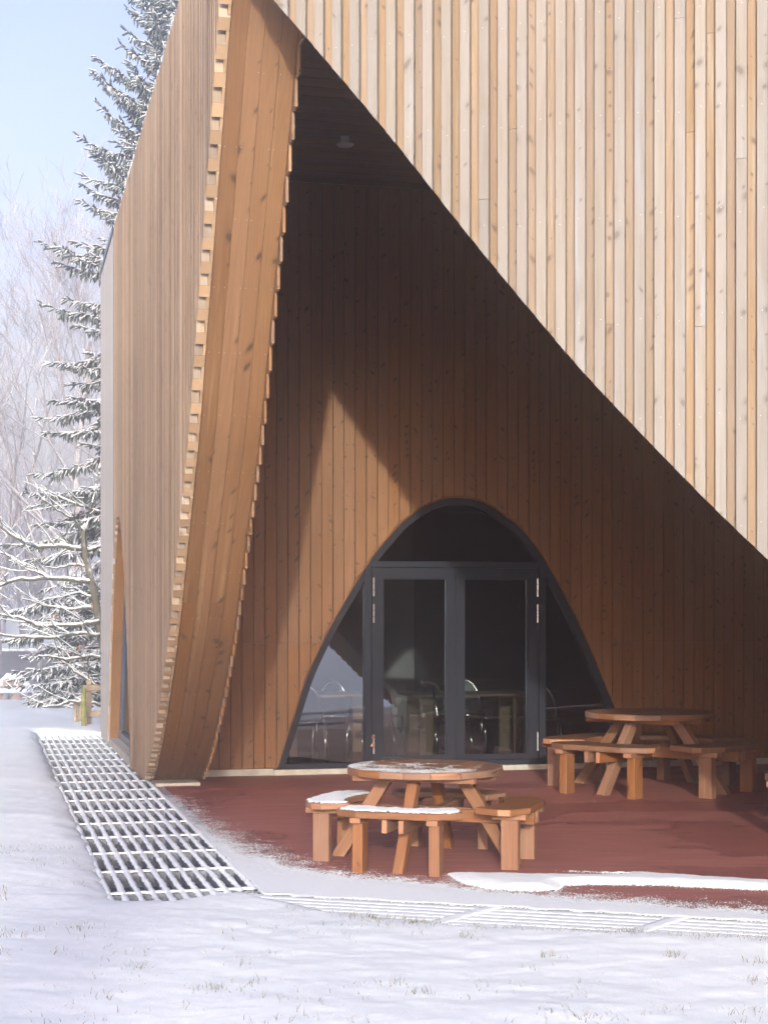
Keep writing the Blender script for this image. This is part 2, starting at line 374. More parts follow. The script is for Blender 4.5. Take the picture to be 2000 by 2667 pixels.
# ------------------------------------------------------------------ mesh builder
class MB:
    def __init__(self):
        self.v = []; self.f = []; self.uv = []; self.mi = []
    def face(self, pts, uvs=None, mi=0):
        i = len(self.v)
        self.v.extend([tuple(p) for p in pts])
        self.f.append(tuple(range(i, i + len(pts))))
        self.uv.append(uvs if uvs else [(p[0] + p[1], p[2]) for p in pts])
        self.mi.append(mi)
    def prism_xz(self, poly, y0, y1, mi_front=0, mi_side=0, mi_end=0, flip=False, vertical=True):
        """poly in the x-z plane (counter-clockwise seen from -y), from y0 (near) to y1 (far)"""
        n = len(poly)
        A = [(x, y0, z) for x, z in poly]; B = [(x, y1, z) for x, z in poly]
        self.face(A, [(x, z) for x, z in poly], mi_front)
        self.face(B[::-1], [(x + 0.5, z) for x, z in poly[::-1]], mi_front)
        for i in range(n):
            j = (i + 1) % n
            dx = abs(poly[i][0] - poly[j][0]); dz = abs(poly[i][1] - poly[j][1])
            end = dx > 1e-6 and vertical and dz < 8 * dx
            q = [B[i], B[j], A[j], A[i]]
            if end:
                L = math.hypot(dx, dz); c = 0.5 * (y0 + y1)
                self.face(q, [(0, y1 - c), (L, y1 - c), (L, y0 - c), (0, y0 - c)], mi_end)
            else:
                self.face(q, [(y1, p[1]) if k in (0, ) else None for k, p in ()] or [(y1, poly[i][1]), (y1, poly[j][1]), (y0, poly[j][1]), (y0, poly[i][1])], mi_side)
    def box(self, x0, x1, y0, y1, z0, z1, axis='z', mi=0, mi_end=None, rot=None, loc=None):
        """axis = direction of the grain"""
        P = [(x0, y0, z0), (x1, y0, z0), (x1, y1, z0), (x0, y1, z0), (x0, y0, z1), (x1, y0, z1), (x1, y1, z1), (x0, y1, z1)]
        F = [((0, 1, 5, 4), 'y'), ((1, 2, 6, 5), 'x'), ((2, 3, 7, 6), 'y'), ((3, 0, 4, 7), 'x'), ((4, 5, 6, 7), 'z'), ((3, 2, 1, 0), 'z')]
        ai = 'xyz'.index(axis)
        for idx, nrm in F:
            pts = [P[i] for i in idx]
            if nrm == axis:
                o = [k for k in range(3) if k != ai]
                cx = [sum(p[k] for p in P) / 8 for k in range(3)]
                uv = [(p[o[0]] - cx[o[0]], p[o[1]] - cx[o[1]]) for p in pts]
                mm = mi if mi_end is None else mi_end
            else:
                o = [k for k in range(3) if k != ai and 'xyz'[k] != nrm][0]
                uv = [(p[o] + 0.37 * 'xyz'.index(nrm), p[ai]) for p in pts]; mm = mi
            if rot is not None: pts = [tuple(rot @ Vector(p)) for p in pts]
            if loc is not None: pts = [(p[0] + loc[0], p[1] + loc[1], p[2] + loc[2]) for p in pts]
            self.face(pts, uv, mm)
    def beam(self, a, b, w, h, up=(0, 0, 1), mi=0, mi_end=None, roll=0):
        """a square-edged timber from a to b, w across, h along up"""
        a = Vector(a); b = Vector(b); d = b - a; L = d.length; z = d.normalized()
        u = Vector(up); x = u.cross(z)
        if x.length < 1e-4: x = Vector((1, 0, 0)).cross(z)
        x.normalize(); y = z.cross(x)
        rot = Matrix((x, y, z)).transposed()
        self.box(-w / 2, w / 2, -h / 2, h / 2, 0, L, 'z', mi, mi_end, rot, a)
    def tube(self, pts, rad, n=6, mi=0, cap=True):
        pts = [Vector(p) for p in pts]
        if not hasattr(rad, '__len__'): rad = [rad] * len(pts)
        rings = []
        ref = Vector((0.31, 0.17, 0.93))
        for i, p in enumerate(pts):
            d = (pts[min(i + 1, len(pts) - 1)] - pts[max(i - 1, 0)])
            if d.length < 1e-9: d = Vector((0, 0, 1))
            d.normalize()
            x = ref.cross(d)
            if x.length < 1e-3: x = Vector((1, 0, 0)).cross(d)
            x.normalize(); y = d.cross(x)
            base = len(self.v)
            for k in range(n):
                t = 2 * math.pi * k / n
                self.v.append(tuple(p + x * (math.cos(t) * rad[i]) + y * (math.sin(t) * rad[i])))
            rings.append(base)
        for i in range(len(rings) - 1):
            for k in range(n):
                k2 = (k + 1) % n
                self.f.append((rings[i] + k, rings[i] + k2, rings[i + 1] + k2, rings[i + 1] + k))
                self.uv.append([(0, 0)] * 4); self.mi.append(mi)
        if cap:
            self.f.append(tuple(rings[-1] + k for k in range(n))); self.uv.append([(0, 0)] * n); self.mi.append(mi)
            self.f.append(tuple(rings[0] + k for k in reversed(range(n)))); self.uv.append([(0, 0)] * n); self.mi.append(mi)
    def mesh(self, name, mats, smooth=False, weld=False):
        me = bpy.data.meshes.new(name)
        me.from_pydata(self.v, [], self.f)
        ul = me.uv_layers.new(name='UVMap')
        flat = np.array([c for u in self.uv for p in u for c in p], dtype=np.float32)
        ul.data.foreach_set('uv', flat)
        for mt in mats: me.materials.append(mt)
        me.polygons.foreach_set('material_index', np.array(self.mi, dtype=np.int32))
        if smooth: me.polygons.foreach_set('use_smooth', np.ones(len(self.f), dtype=bool))
        if weld:
            import bmesh
            bm = bmesh.new(); bm.from_mesh(me)
            bmesh.ops.remove_doubles(bm, verts=bm.verts, dist=1e-5)
            bm.to_mesh(me); bm.free()
        me.update()
        return me
    def build(self, name, mats, parent=None, loc=(0, 0, 0), rotz=0, smooth=False, weld=False, bevel=0):
        if not isinstance(mats, (list, tuple)): mats = [mats]
        me = self.mesh(name, mats, smooth, weld or bevel > 0)
        if bevel > 0:
            import bmesh
            bm = bmesh.new(); bm.from_mesh(me)
            bmesh.ops.bevel(bm, geom=[e for e in bm.edges], offset=bevel, segments=1, profile=0.7, affect='EDGES', clamp_overlap=True)
            bm.to_mesh(me); bm.free()
        return place(name, me, parent, loc, rotz)

def place(name, me, parent=None, loc=(0, 0, 0), rotz=0):
    o = bpy.data.objects.new(name, me)
    COL.objects.link(o)
    o.parent = parent
    o.location = loc
    o.rotation_euler = (0, 0, rotz)
    return o

def empty(name, loc, rotz=0):
    return place(name, None, None, loc, rotz)

def tag(o, label=None, cat=None, group=None, kind=None):
    if label: o['label'] = label
    if cat: o['category'] = cat
    if group: o['group'] = group
    if kind: o['kind'] = kind
    return o

def np_mesh(name, V, F, mats, mi=None, smooth=True):
    """V (n,3), F (m,k) arrays"""
    me = bpy.data.meshes.new(name)
    n, k = F.shape
    me.vertices.add(len(V)); me.vertices.foreach_set('co', V.astype(np.float32).ravel())
    me.loops.add(n * k); me.loops.foreach_set('vertex_index', F.astype(np.int32).ravel())
    me.polygons.add(n)
    me.polygons.foreach_set('loop_start', np.arange(0, n * k, k, dtype=np.int32))
    if smooth: me.polygons.foreach_set('use_smooth', np.ones(n, dtype=bool))
    for mt in mats: me.materials.append(mt)
    if mi is not None: me.polygons.foreach_set('material_index', mi.astype(np.int32))
    me.update(calc_edges=True)
    me.validate()
    return me

def grid_faces(nx, ny):
    i = np.arange(nx - 1); j = np.arange(ny - 1)
    I, J = np.meshgrid(i, j, indexing='ij')
    a = I * ny + J
    return np.stack([a, a + ny, a + ny + 1, a + 1], -1).reshape(-1, 4)

def poly_sd(px, py, poly):
    """signed distance to a polygon (negative inside)"""
    d = np.full(px.shape, 1e9); inside = np.zeros(px.shape, bool)
    n = len(poly)
    for i in range(n):
        ax, ay = poly[i]; bx, by = poly[(i + 1) % n]
        ex, ey = bx - ax, by - ay
        t = np.clip(((px - ax) * ex + (py - ay) * ey) / (ex * ex + ey * ey), 0, 1)
        d = np.minimum(d, np.hypot(px - ax - t * ex, py - ay - t * ey))
        c = ((ay > py) != (by > py)) & (px < (bx - ax) * (py - ay) / ((by - ay) if by != ay else 1e-9) + ax)
        inside ^= c
    return np.where(inside, -d, d)

# ------------------------------------------------------------------ plan of the place (metres)
COR = Vector((-1.0445, 10.8223, 0))            # the cantilevered corner, on the ground below it
UL = Vector((-0.23508, 0.97198, 0)); AL = math.atan2(UL.y, UL.x)      # along the side wall, away from the camera
UF = Vector((0.95379, -0.30046, 0)); AF = math.atan2(UF.y, UF.x)      # along the front wall, to the right
BLC = Vector((-2.5024, 16.8503, 0))            # side wall meets porch back wall
UB = Vector((0.97198, 0.23508, 0)); AB = math.atan2(UB.y, UB.x)
NF = Vector((0.30046, 0.95379, 0))             # front wall, inwards
NLo = Vector((-0.97198, -0.23508, 0))          # side wall, outwards
CEIL = 6.20
LC = np.array([(0, 6.047), (.274, 5.794), (.701, 5.066), (1.182, 4.292), (1.564, 3.72), (1.946, 3.093), (2.511, 2.464), (3.01, 1.896), (3.516, 1.365), (3.896, 1.062), (4.262, .77), (4.79, .415), (5.24, .195), (5.675, .03), (5.676, .03), (20, .03)])
FC = np.array([(0, 6.047), (.366, 5.633), (.557, 5.406), (1.156, 4.68), (1.599, 4.098), (1.723, 3.939), (2.367, 3.148), (3.09, 2.372), (3.479, 1.984), (4.0, 1.5), (4.6, 1.0), (5.3, .5), (6.1, .03), (30, .03)])
def smooth_curve(T, n, lo, hi):
    xs = np.linspace(lo, hi, n); ys = np.interp(xs, T[:, 0], T[:, 1])
    k = np.array([1, 2, 3, 2, 1]) / 9.0
    for _ in range(2):
        yp = np.concatenate([[2 * ys[0] - ys[2], 2 * ys[0] - ys[1]], ys, [2 * ys[-1] - ys[-2], 2 * ys[-1] - ys[-3]]])
        ys = np.convolve(yp, k, 'valid')
    return xs, ys
lcx, lcy = smooth_curve(LC, 80, 0, 5.675)
fcx, fcy = smooth_curve(FC, 80, 0, 6.1)
def lcut(s): return float(np.interp(s, lcx, lcy)) if s < 5.675 else 0.03
def fcut(u): return float(np.interp(u, fcx, fcy)) if u < 6.1 else 0.03
def roof(s): return 6.74 - 0.034 * s
ARCH = np.array([(1.395, 0.0), (1.411, .044), (1.573, .533), (1.726, 1.016), (1.89, 1.368), (2.019, 1.612), (2.254, 2.006), (2.433, 2.286), (2.757, 2.659), (2.999, 2.838), (3.24, 2.929), (3.387, 2.944), (3.582, 2.925), (3.806, 2.828), (4.103, 2.619), (4.327, 2.348), (4.554, 1.992), (4.731, 1.658), (4.896, 1.323), (5.061, .937), (5.177, .671), (5.30, .35), (5.405, .0)])
def arch_z(u):
    return float(np.interp(u, ARCH[:, 0], ARCH[:, 1], left=-1, right=-1))
# window in the side wall: the same arch, a little narrower
WC, WS = 8.93, 0.84
def win_z(s):
    k = (s - WC) / WS + 3.39
    return float(np.interp(k, ARCH[:, 0], ARCH[:, 1], left=-1, right=-1)) * 0.97

# ------------------------------------------------------------------ ground
POLY = [(-4.87, 23.25), (-1.56, 9.50), (-1.22, 9.43), (-0.84, 9.78), (-0.52, 9.42), (-0.21, 9.10), (0.406, 8.73), (1.0, 8.57), (1.92, 8.27), (4.2, 7.53), (14, 4.4), (20, 30), (4, 33), (-2.2, 27), (-3.95, 22.9)]
def terrain(x, y):
    t = np.clip((y - 27.5) / 44, 0, 1); t = t * t * (3 - 2 * t)
    z = -2.45 * t
    h = np.clip((y - 108) / 60, 0, 1)
    z = z + 14 * h * h * (3 - 2 * h)
    b = np.clip((-y - 25) / 70, 0, 1)
    return z + 5 * b * b
def lines(*segs):
    out = [segs[0][0]]
    for a, b, st in segs:
        n = max(1, int(round((b - a) / st)))
        out.extend(list(a + (b - a) * (np.arange(n) + 1) / n))
    return np.array(out)
gx = lines((-300, -60, 24), (-60, -16, 4), (-16, -6, .5), (-6, -3.2, .06), (-3.2, 2.6, .024), (2.6, 6, .2), (6, 16, 1), (16, 60, 5), (60, 300, 24))
gy = lines((-220, -40, 18), (-40, 0, 3), (0, 5.5, .4), (5.5, 11, .024), (11, 16, .05), (16, 26, .1), (26, 40, .35), (40, 120, 2.5), (120, 420, 15))
X, Y = np.meshgrid(gx, gy, indexing='ij')
Z = terrain(X, Y) + 0.055
near = np.clip(1 - (np.hypot(X, Y - 9) - 12) / 12, 0, 1)
Z = Z + 0.040 * fbm(X * 0.6, Y * 0.6, 3, 2) + near * (0.012 * fbm(X * 1.7, Y * 1.9, 5, 3) + 0.0065 * fbm(X * 6.5, Y * 7, 8, 3) + 0.003 * fbm(X * 38, Y * 38, 12, 2)) + np.clip((np.hypot(X, Y - 10) - 12) / 10, 0, 1) * 0.12 * fbm(X * 0.35, Y * 0.35, 21, 3)
D = poly_sd(X, Y, POLY) + near * (0.05 * fbm(X * 3.3, Y * 3.3, 31, 3) + 0.022 * fbm(X * 17, Y * 17, 33, 2))
k = np.clip(D / 0.22, 0, 1)
edge = np.where(D > 0, k * (2 - k), 0.0)
Z = np.where(D > 0, (Z - terrain(X, Y)) * (0.15 + 0.85 * edge) + terrain(X, Y), np.maximum(-0.75, D * 14))
V = np.stack([X, Y, Z], -1).reshape(-1, 3)
ground = place('ground', np_mesh('ground', V, grid_faces(len(gx), len(gy)), [M['snow']]))
tag(ground, kind='structure')
def ground_z(x, y):
    i = int(np.clip(np.searchsorted(gx, x), 1, len(gx) - 1)); j = int(np.clip(np.searchsorted(gy, y), 1, len(gy) - 1))
    return float(Z[i, j])

# porch floor of red rubber with a concrete kerb along its open edges
def corner_pt(out_l, out_f):
    """the point out_l metres outside the side wall and out_f outside the front wall"""
    # solve  COR + a*UL + out_l*NLo  ==  COR + b*UF - out_f*NF
    A = np.array([[UL.x, -UF.x], [UL.y, -UF.y]])
    rhs = np.array([-out_f * NF.x - out_l * NLo.x, -out_f * NF.y - out_l * NLo.y])
    a, _ = np.linalg.solve(A, rhs)
    return COR + UL * a + NLo * out_l
fl = MB()
pA = corner_pt(-0.16, 0.76); pB = COR + UF * 12 - NF * 0.76; pC = BLC + UB * 16 + UL * .15; pD = BLC + UL * 0.15 - NLo * 0.16
fl.face([(pA.x, pA.y, 0), (pB.x, pB.y, 0), (pC.x, pC.y, 0), (pD.x, pD.y, 0)])
floor = fl.build('porch_floor', M['red']); tag(floor, kind='structure')
kb = MB()
q1 = corner_pt(-0.075, 0.85)
for a, b_, c_, d_ in ((q1, pA, BLC + UL * 6.2 - NLo * 0.16, BLC + UL * 6.2 - NLo * 0.075), ):
    lo = -0.7
    top = [(a.x, a.y, -0.004), (b_.x, b_.y, -0.004), (c_.x, c_.y, -0.004), (d_.x, d_.y, -0.004)]
    kb.face(top)
    kb.face([(d_.x, d_.y, -0.004), (d_.x, d_.y, lo), (a.x, a.y, lo), (a.x, a.y, -0.004)][::-1])
e1 = COR + UF * 12 - NF * 0.85
kb.face([(q1.x, q1.y, -0.004), (e1.x, e1.y, -0.004), (pB.x, pB.y, -0.004), (pA.x, pA.y, -0.004)])
kb.face([(q1.x, q1.y, -0.7), (e1.x, e1.y, -0.7), (e1.x, e1.y, -0.004), (q1.x, q1.y, -0.004)])
kerb = kb.build('kerb', M['kerb']); tag(kerb, kind='structure')
# pits below the gratings
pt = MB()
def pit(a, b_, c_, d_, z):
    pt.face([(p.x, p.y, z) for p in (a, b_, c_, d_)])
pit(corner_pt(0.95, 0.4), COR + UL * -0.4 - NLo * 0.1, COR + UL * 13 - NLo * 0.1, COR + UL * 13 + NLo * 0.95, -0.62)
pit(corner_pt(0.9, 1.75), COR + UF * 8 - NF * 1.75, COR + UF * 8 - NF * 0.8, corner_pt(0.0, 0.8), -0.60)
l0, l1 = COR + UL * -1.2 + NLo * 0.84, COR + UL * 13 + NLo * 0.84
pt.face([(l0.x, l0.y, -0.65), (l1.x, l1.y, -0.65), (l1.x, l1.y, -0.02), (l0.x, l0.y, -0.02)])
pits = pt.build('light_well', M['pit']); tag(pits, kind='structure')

# ------------------------------------------------------------------ building
bld_base = COR + UF * 3 + NF * 8
building = empty('timber_building', bld_base)
tag(building, 'larch clad building with cantilevered corner porch and arched glass doors', 'building')

def wall_obj(name, mb, mats, origin, ang, **kw):
    return mb.build(name, mats, building, origin - bld_base, ang, **kw)

# ---- front wall: local x to the right, y inwards, z up
FT = 6.66                                    # height of the front parapet
mb = MB()
us = list(np.linspace(0.02, 6.1, 60)) + [7.5, 9.5, 12.0]
for u0, u1 in zip(us[:-1], us[1:]):
    b0, b1 = fcut(u0) + 0.02, fcut(u1) + 0.02
    mb.face([(u0, .072, b0), (u1, .072, b1), (u1, .072, FT), (u0, .072, FT)], mi=0)
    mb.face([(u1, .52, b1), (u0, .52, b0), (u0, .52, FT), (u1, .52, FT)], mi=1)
    mb.face([(u0, .072, FT), (u1, .072, FT), (u1, .52, FT), (u0, .52, FT)], mi=0)
front = wall_obj('front_wall', mb, [M['honey'], M['porch']], COR, AF)

def cut_board(u0, u1, cut, ztop, y0, y1, n=1, zbot=-9):
    """board polygon between u0..u1 whose foot follows cut(u)"""
    xs = [u0 + (u1 - u0) * i / n for i in range(n + 1)]
    return [(x, max(cut(x), zbot)) for x in xs] + [(u1, ztop), (u0, ztop)]

PF = 0.1215
i = 0
u = 0.012
while u < 7.6:
    # raised batten and the recessed board beside it
    for kind, a, w, y0, y1, mm in (('batten', u, 0.064, 0.0, 0.070, M['pale']), ('recessed_board', u + 0.0645, 0.0565, 0.040, 0.070, M['honey'])):
        segs = []
        lowest = min(fcut(a), fcut(a + w))
        js = random.choice([3.05, 3.55, 4.2, 4.75, 5.3]) + random.uniform(-.2, .2) if random.random() < (0.32 if kind == 'batten' else .12) else None
        if js and js > max(fcut(a), fcut(a + w)) + 0.25:
            segs = [(js + 0.0006, FT, None), (None, js - 0.0006, 1)]
        else:
            segs = [(None, FT, 1)]
        dz = random.uniform(-.0015, .0015)
        for zb, zt, c in segs:
            q = MB()
            if zb is None: poly = cut_board(a, a + w, fcut, zt, y0, y1)
            else: poly = [(a, zb), (a + w, zb), (a + w, zt), (a, zt)]
            poly = [(x - a, z) for x, z in poly]
            q.prism_xz(poly, y0 + dz, y1, 0, 0, 1)
            q.build(kind, [mm, M['end']], front, (a, 0, 0), 0, bevel=0.0022)
    u += PF
    i += 1

def reveal_strip(cx, cz, ya, yb, off0, off1, parts, mm, parent, name, side=1):
    """boards bent along the curve (cx, cz), lying between ya and yb, between off0 and off1 below the cut"""
    pts = np.stack([cx, cz], 1)
    tng = np.gradient(pts, axis=0); tng /= np.linalg.norm(tng, axis=1)[:, None]
    nrm = np.stack([-tng[:, 1], tng[:, 0]], 1) * side      # into the opening
    ln = np.concatenate([[0], np.cumsum(np.linalg.norm(np.diff(pts, axis=0), axis=1))])
    for s0, s1 in parts:
        ts = [s0] + [t for t in np.linspace(0, ln[-1], 90) if s0 + .02 < t < s1 - .02] + [s1]
        P = [(np.interp(t, ln, pts[:, 0]), np.interp(t, ln, pts[:, 1]), np.interp(t, ln, nrm[:, 0]), np.interp(t, ln, nrm[:, 1])) for t in ts]
        q = MB()
        for k in range(len(P) - 1):
            def c(i_, o, yy): return (P[i_][0] + P[i_][2] * o, yy, P[i_][1] + P[i_][3] * o)
            t0, t1 = ts[k], ts[k + 1]
            q.face([c(k, off1, ya), c(k, off1, yb), c(k + 1, off1, yb), c(k + 1, off1, ya)], [(ya, t0), (yb, t0), (yb, t1), (ya, t1)])
            q.face([c(k, off0, yb), c(k, off0, ya), c(k + 1, off0, ya), c(k + 1, off0, yb)], [(yb, t0), (ya, t0), (ya, t1), (yb, t1)])
            q.face([c(k, off0, ya), c(k, off1, ya), c(k + 1, off1, ya), c(k + 1, off0, ya)], [(0, t0), (.02, t0), (.02, t1), (0, t1)])
            q.face([c(k, off1, yb), c(k, off0, yb), c(k + 1, off0, yb), c(k + 1, off1, yb)], [(0, t0), (.02, t0), (.02, t1), (0, t1)])
        for k in (0, len(P) - 1):
            q.face([c_(P[k], o, yy) for o, yy in ((off0, ya), (off1, ya), (off1, yb), (off0, yb))])
        q.build(name, mm, parent)
def c_(p, o, yy): return (p[0] + p[2] * o, yy, p[1] + p[3] * o)

flen = float(np.sum(np.hypot(np.diff(fcx), np.diff(fcy))))
for k in range(4):
    ya = .074 + k * .1125
    st = [0, 1.9 + .4 * k, 5.35 - .3 * k, flen]
    reveal_strip(fcx, fcy, ya, ya + .109, -.018, -.002, list(zip(st[:-1], [s - .003 for s in st[1:]])), M['reveal'], front, 'reveal_board', side=-1)

# ---- side wall: local x away from the camera, y outwards
mb = MB()
ss = list(np.linspace(0.02, 5.675, 60)) + list(np.linspace(5.7, 12.0, 76))
for s0, s1 in zip(ss[:-1], ss[1:]):
    b0 = max(lcut(s0) + .022, win_z(s0) + .01); b1 = max(lcut(s1) + .022, win_z(s1) + .01)
    t0, t1 = roof(s0) - .03, roof(s1) - .03
    mb.face([(s1, -.088, b1), (s0, -.088, b0), (s0, -.088, t0), (s1, -.088, t1)], mi=0)
    mb.face([(s0, -.558, b0), (s1, -.558, b1), (s1, -.558, t1), (s0, -.558, t0)], mi=1)
    mb.face([(s1, -.088, t1), (s0, -.088, t0), (s0, -.558, t0), (s1, -.558, t1)], mi=0)
    mb.face([(s0, -.088, b0), (s1, -.088, b1), (s1, -.558, b1), (s0, -.558, b0)], mi=0)
mb.face([(12.0, -.09, .03), (12.0, -.56, .03), (12.0, -.56, 6.3), (12.0, -.09, 6.3)], mi=0)
side = wall_obj('side_wall', mb, [M['brown'], M['porch']], COR, AL)
PL = 0.101
n = int(11.95 / PL)
for i in range(n):
    s = 0.004 + i * PL
    far = s > 9.62
    for kind, a, w, y0, y1 in (('batten', s, 0.0505 if not far else 0.07, -.085 if not far else -.030, 0.0), ('recessed_board', s + 0.0515 if not far else s + .071, 0.0485 if not far else .029, -.085 if not far else -.030, -.062 if not far else -.012)):
        q = MB(); jt = random.uniform(-.007, .009)
        cut = lambda x: max(lcut(x) - (.010 + jt) * (x < 5.6), win_z(x) - .004)
        zt = roof(a) + random.uniform(-.008, .008)
        poly = [(x - a, z) for x, z in cut_board(a, a + w, cut, zt, y0, y1)]
        q.prism_xz(poly, y0, y1, 0, 1, 2)
        # face order: y0 (inner) first, y1 (outer) second -> both slot 0
        tone = M['grey'] if far else M['brown']
        q.build(kind, [tone, M['sidepale'] if not far else M['grey'], M['end']], side, (a, 0, 0), 0, bevel=0.0015)
llen = float(np.sum(np.hypot(np.diff(lcx), np.diff(lcy))))
joints = [(2.15, 5.32), (2.7, 5.62), (1.6, 5.35), (3.1, 5.7)]
for k in range(4):
    yb = -.092 - k * .1168
    st = [0.0, joints[k][1], llen]
    reveal_strip(lcx, lcy, yb - .1135, yb, -.018, -.001, list(zip(st[:-1], [s - .002 for s in st[1:]])), M['reveal'], side, 'reveal_board', side=-1)
# porch-side boarding of the side wall, square-cut ends stepping along the curve
for i in range(52):
    a = 0.03 + i * .118
    q = MB()
    zb = lcut(a + .114) - .02 if a < 5.4 else 0.05
    q.prism_xz([(0, zb), (.114, zb), (.114, CEIL - .01), (0, CEIL - .01)], -.582, -.560, 0, 0, 1)
    q.build('inner_board', [M['reveal'] if a < 5.6 else M['porch'], M['end']], side, (a, 0, 0), 0, bevel=0.002)
# the window in it
sx = np.array([WC + (k - 3.39) * WS for k in ARCH[:, 0]]); sz = ARCH[:, 1] * .97
fx = np.linspace(sx[0], sx[-1], 70); fz = np.interp(fx, sx, sz)
wlen = float(np.sum(np.hypot(np.diff(fx), np.diff(fz))))
for k in range(1):
    yb = -.032
    st = [0, 1.45, 3.2, 5.4, wlen]
    reveal_strip(fx, fz, yb - .116, yb, -.004, .012, list(zip(st[:-1], [s - .003 for s in st[1:]])), M['reveal'], side, 'reveal_board', side=-1)
wf = MB()
for (u0, z0), (u1, z1) in zip(zip(fx[:-1], fz[:-1]), zip(fx[1:], fz[1:])):
    def inn(u_, z_, t): return (WC + (u_ - WC) * (1 - t / 1.68), z_ * (1 - t / 2.85) if z_ > .1 else z_)
    A, B = inn(u0, z0, .012), inn(u1, z1, .012); C_, D_ = inn(u0, z0, .1), inn(u1, z1, .1)
    for yy in (-.15, -.215):
        wf.face([(A[0], yy, A[1]), (B[0], yy, B[1]), (D_[0], yy, D_[1]), (C_[0], yy, C_[1])])
    wf.face([(C_[0], -.15, C_[1]), (D_[0], -.15, D_[1]), (D_[0], -.215, D_[1]), (C_[0], -.215, C_[1])])
wf.box(sx[0] + .05, sx[-1] - .05, -.22, -.135, .10, .19, 'x')
wf.box(WC - .02, WC + .05, -.212, -.145, .15, 2.7, 'z')
sw = wf.build('side_window', M['bluegrey'], building, (COR - bld_base), AL)
pn = MB()
pn.face([(u_, -.18, max(z_, .15)) for u_, z_ in zip(*[[inn(a, b_, .05)[j] for a, b_ in zip(fx, fz)] for j in (0, 1)])])
pn.build('pane', M['glass'], sw)
sl = MB(); sl.box(sx[0] + .01, sx[-1] - .01, -.36, -.02, .0, .10, 'x'); sl.build('sill', M['concrete'], sw)

# ---- porch back wall: local x to the right, y inwards (away from the camera)
mb = MB()
for u0, u1 in ((.575, 1.38), (5.42, 11)):
    mb.face([(u0, .024, 0.02), (u1, .024, 0.02), (u1, .024, CEIL), (u0, .024, CEIL)])
xs = np.linspace(1.38, 5.42, 60)
for u0, u1 in zip(xs[:-1], xs[1:]):
    mb.face([(u0, .024, max(arch_z(u0), .02)), (u1, .024, max(arch_z(u1), .02)), (u1, .024, CEIL), (u0, .024, CEIL)])
    mb.face([(u0, .024, max(arch_z(u0), .02)), (u0, .2, max(arch_z(u0), .02)), (u1, .2, max(arch_z(u1), .02)), (u1, .024, max(arch_z(u1), .02))])
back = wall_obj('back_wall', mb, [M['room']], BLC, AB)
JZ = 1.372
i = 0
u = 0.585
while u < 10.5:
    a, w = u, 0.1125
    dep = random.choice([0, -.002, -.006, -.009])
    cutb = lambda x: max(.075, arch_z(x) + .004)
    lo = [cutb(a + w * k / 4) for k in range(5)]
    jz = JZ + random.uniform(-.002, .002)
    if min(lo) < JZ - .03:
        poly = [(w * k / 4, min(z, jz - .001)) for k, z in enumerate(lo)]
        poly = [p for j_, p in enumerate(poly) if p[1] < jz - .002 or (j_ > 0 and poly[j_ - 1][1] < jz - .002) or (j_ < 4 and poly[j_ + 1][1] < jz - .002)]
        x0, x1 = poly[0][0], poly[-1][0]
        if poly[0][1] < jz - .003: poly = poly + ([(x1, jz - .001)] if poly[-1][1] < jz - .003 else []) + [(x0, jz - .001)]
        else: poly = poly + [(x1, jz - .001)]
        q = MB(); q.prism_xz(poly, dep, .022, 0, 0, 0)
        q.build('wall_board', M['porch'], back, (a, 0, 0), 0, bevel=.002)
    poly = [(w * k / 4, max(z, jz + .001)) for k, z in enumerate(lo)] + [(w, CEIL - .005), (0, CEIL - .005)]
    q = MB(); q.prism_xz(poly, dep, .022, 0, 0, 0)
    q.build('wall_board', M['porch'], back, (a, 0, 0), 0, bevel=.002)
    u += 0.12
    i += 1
pl = MB()
pl.box(.575, 1.39, .004, .12, -.02, .068, 'x'); pl.box(5.41, 10.5, .004, .12, -.02, .068, 'x')
pl.box(1.392, 5.408, -.02, .14, -.02, .055, 'x')
pl.build('plinth', M['concrete'], building, BLC - bld_base, AB)
fo = MB(); fo.box(5.35, 5.95, -.52, -.09, -.05, .028, 'x'); fo.build('footing', M['concrete'], building, COR - bld_base, AL)

# arched doorway
au = np.linspace(ARCH[0, 0], ARCH[-1, 0], 110); az = np.interp(au, ARCH[:, 0], ARCH[:, 1])
for _ in range(2): az[1:-1] = (az[:-2] + az[1:-1] * 2 + az[2:]) / 4
apts = np.stack([au, az], 1); atn = np.gradient(apts, axis=0); atn /= np.linalg.norm(atn, axis=1)[:, None]
anr = np.stack([atn[:, 1], -atn[:, 0]], 1)           # into the opening
def aoff(o): 
    p = apts + anr * o
    p[:, 1] = np.maximum(p[:, 1], 0.055)
    return p
dw = MB()
o0, o1 = aoff(.013), aoff(.088)
for k in range(len(au) - 1):
    for (p, q_, r, s_), y in (((o0[k], o0[k + 1], o1[k + 1], o1[k]), .03), ):
        dw.face([(p[0], y, p[1]), (q_[0], y, q_[1]), (r[0], y, r[1]), (s_[0], y, s_[1])])
    dw.face([(o1[k][0], .03, o1[k][1]), (o1[k + 1][0], .03, o1[k + 1][1]), (o1[k + 1][0], .12, o1[k + 1][1]), (o1[k][0], .12, o1[k][1])])
door = dw.build('arched_doorway', M['frame'], building, BLC - bld_base, AB)
tp = MB()
t0, t1 = aoff(.0), aoff(.012)
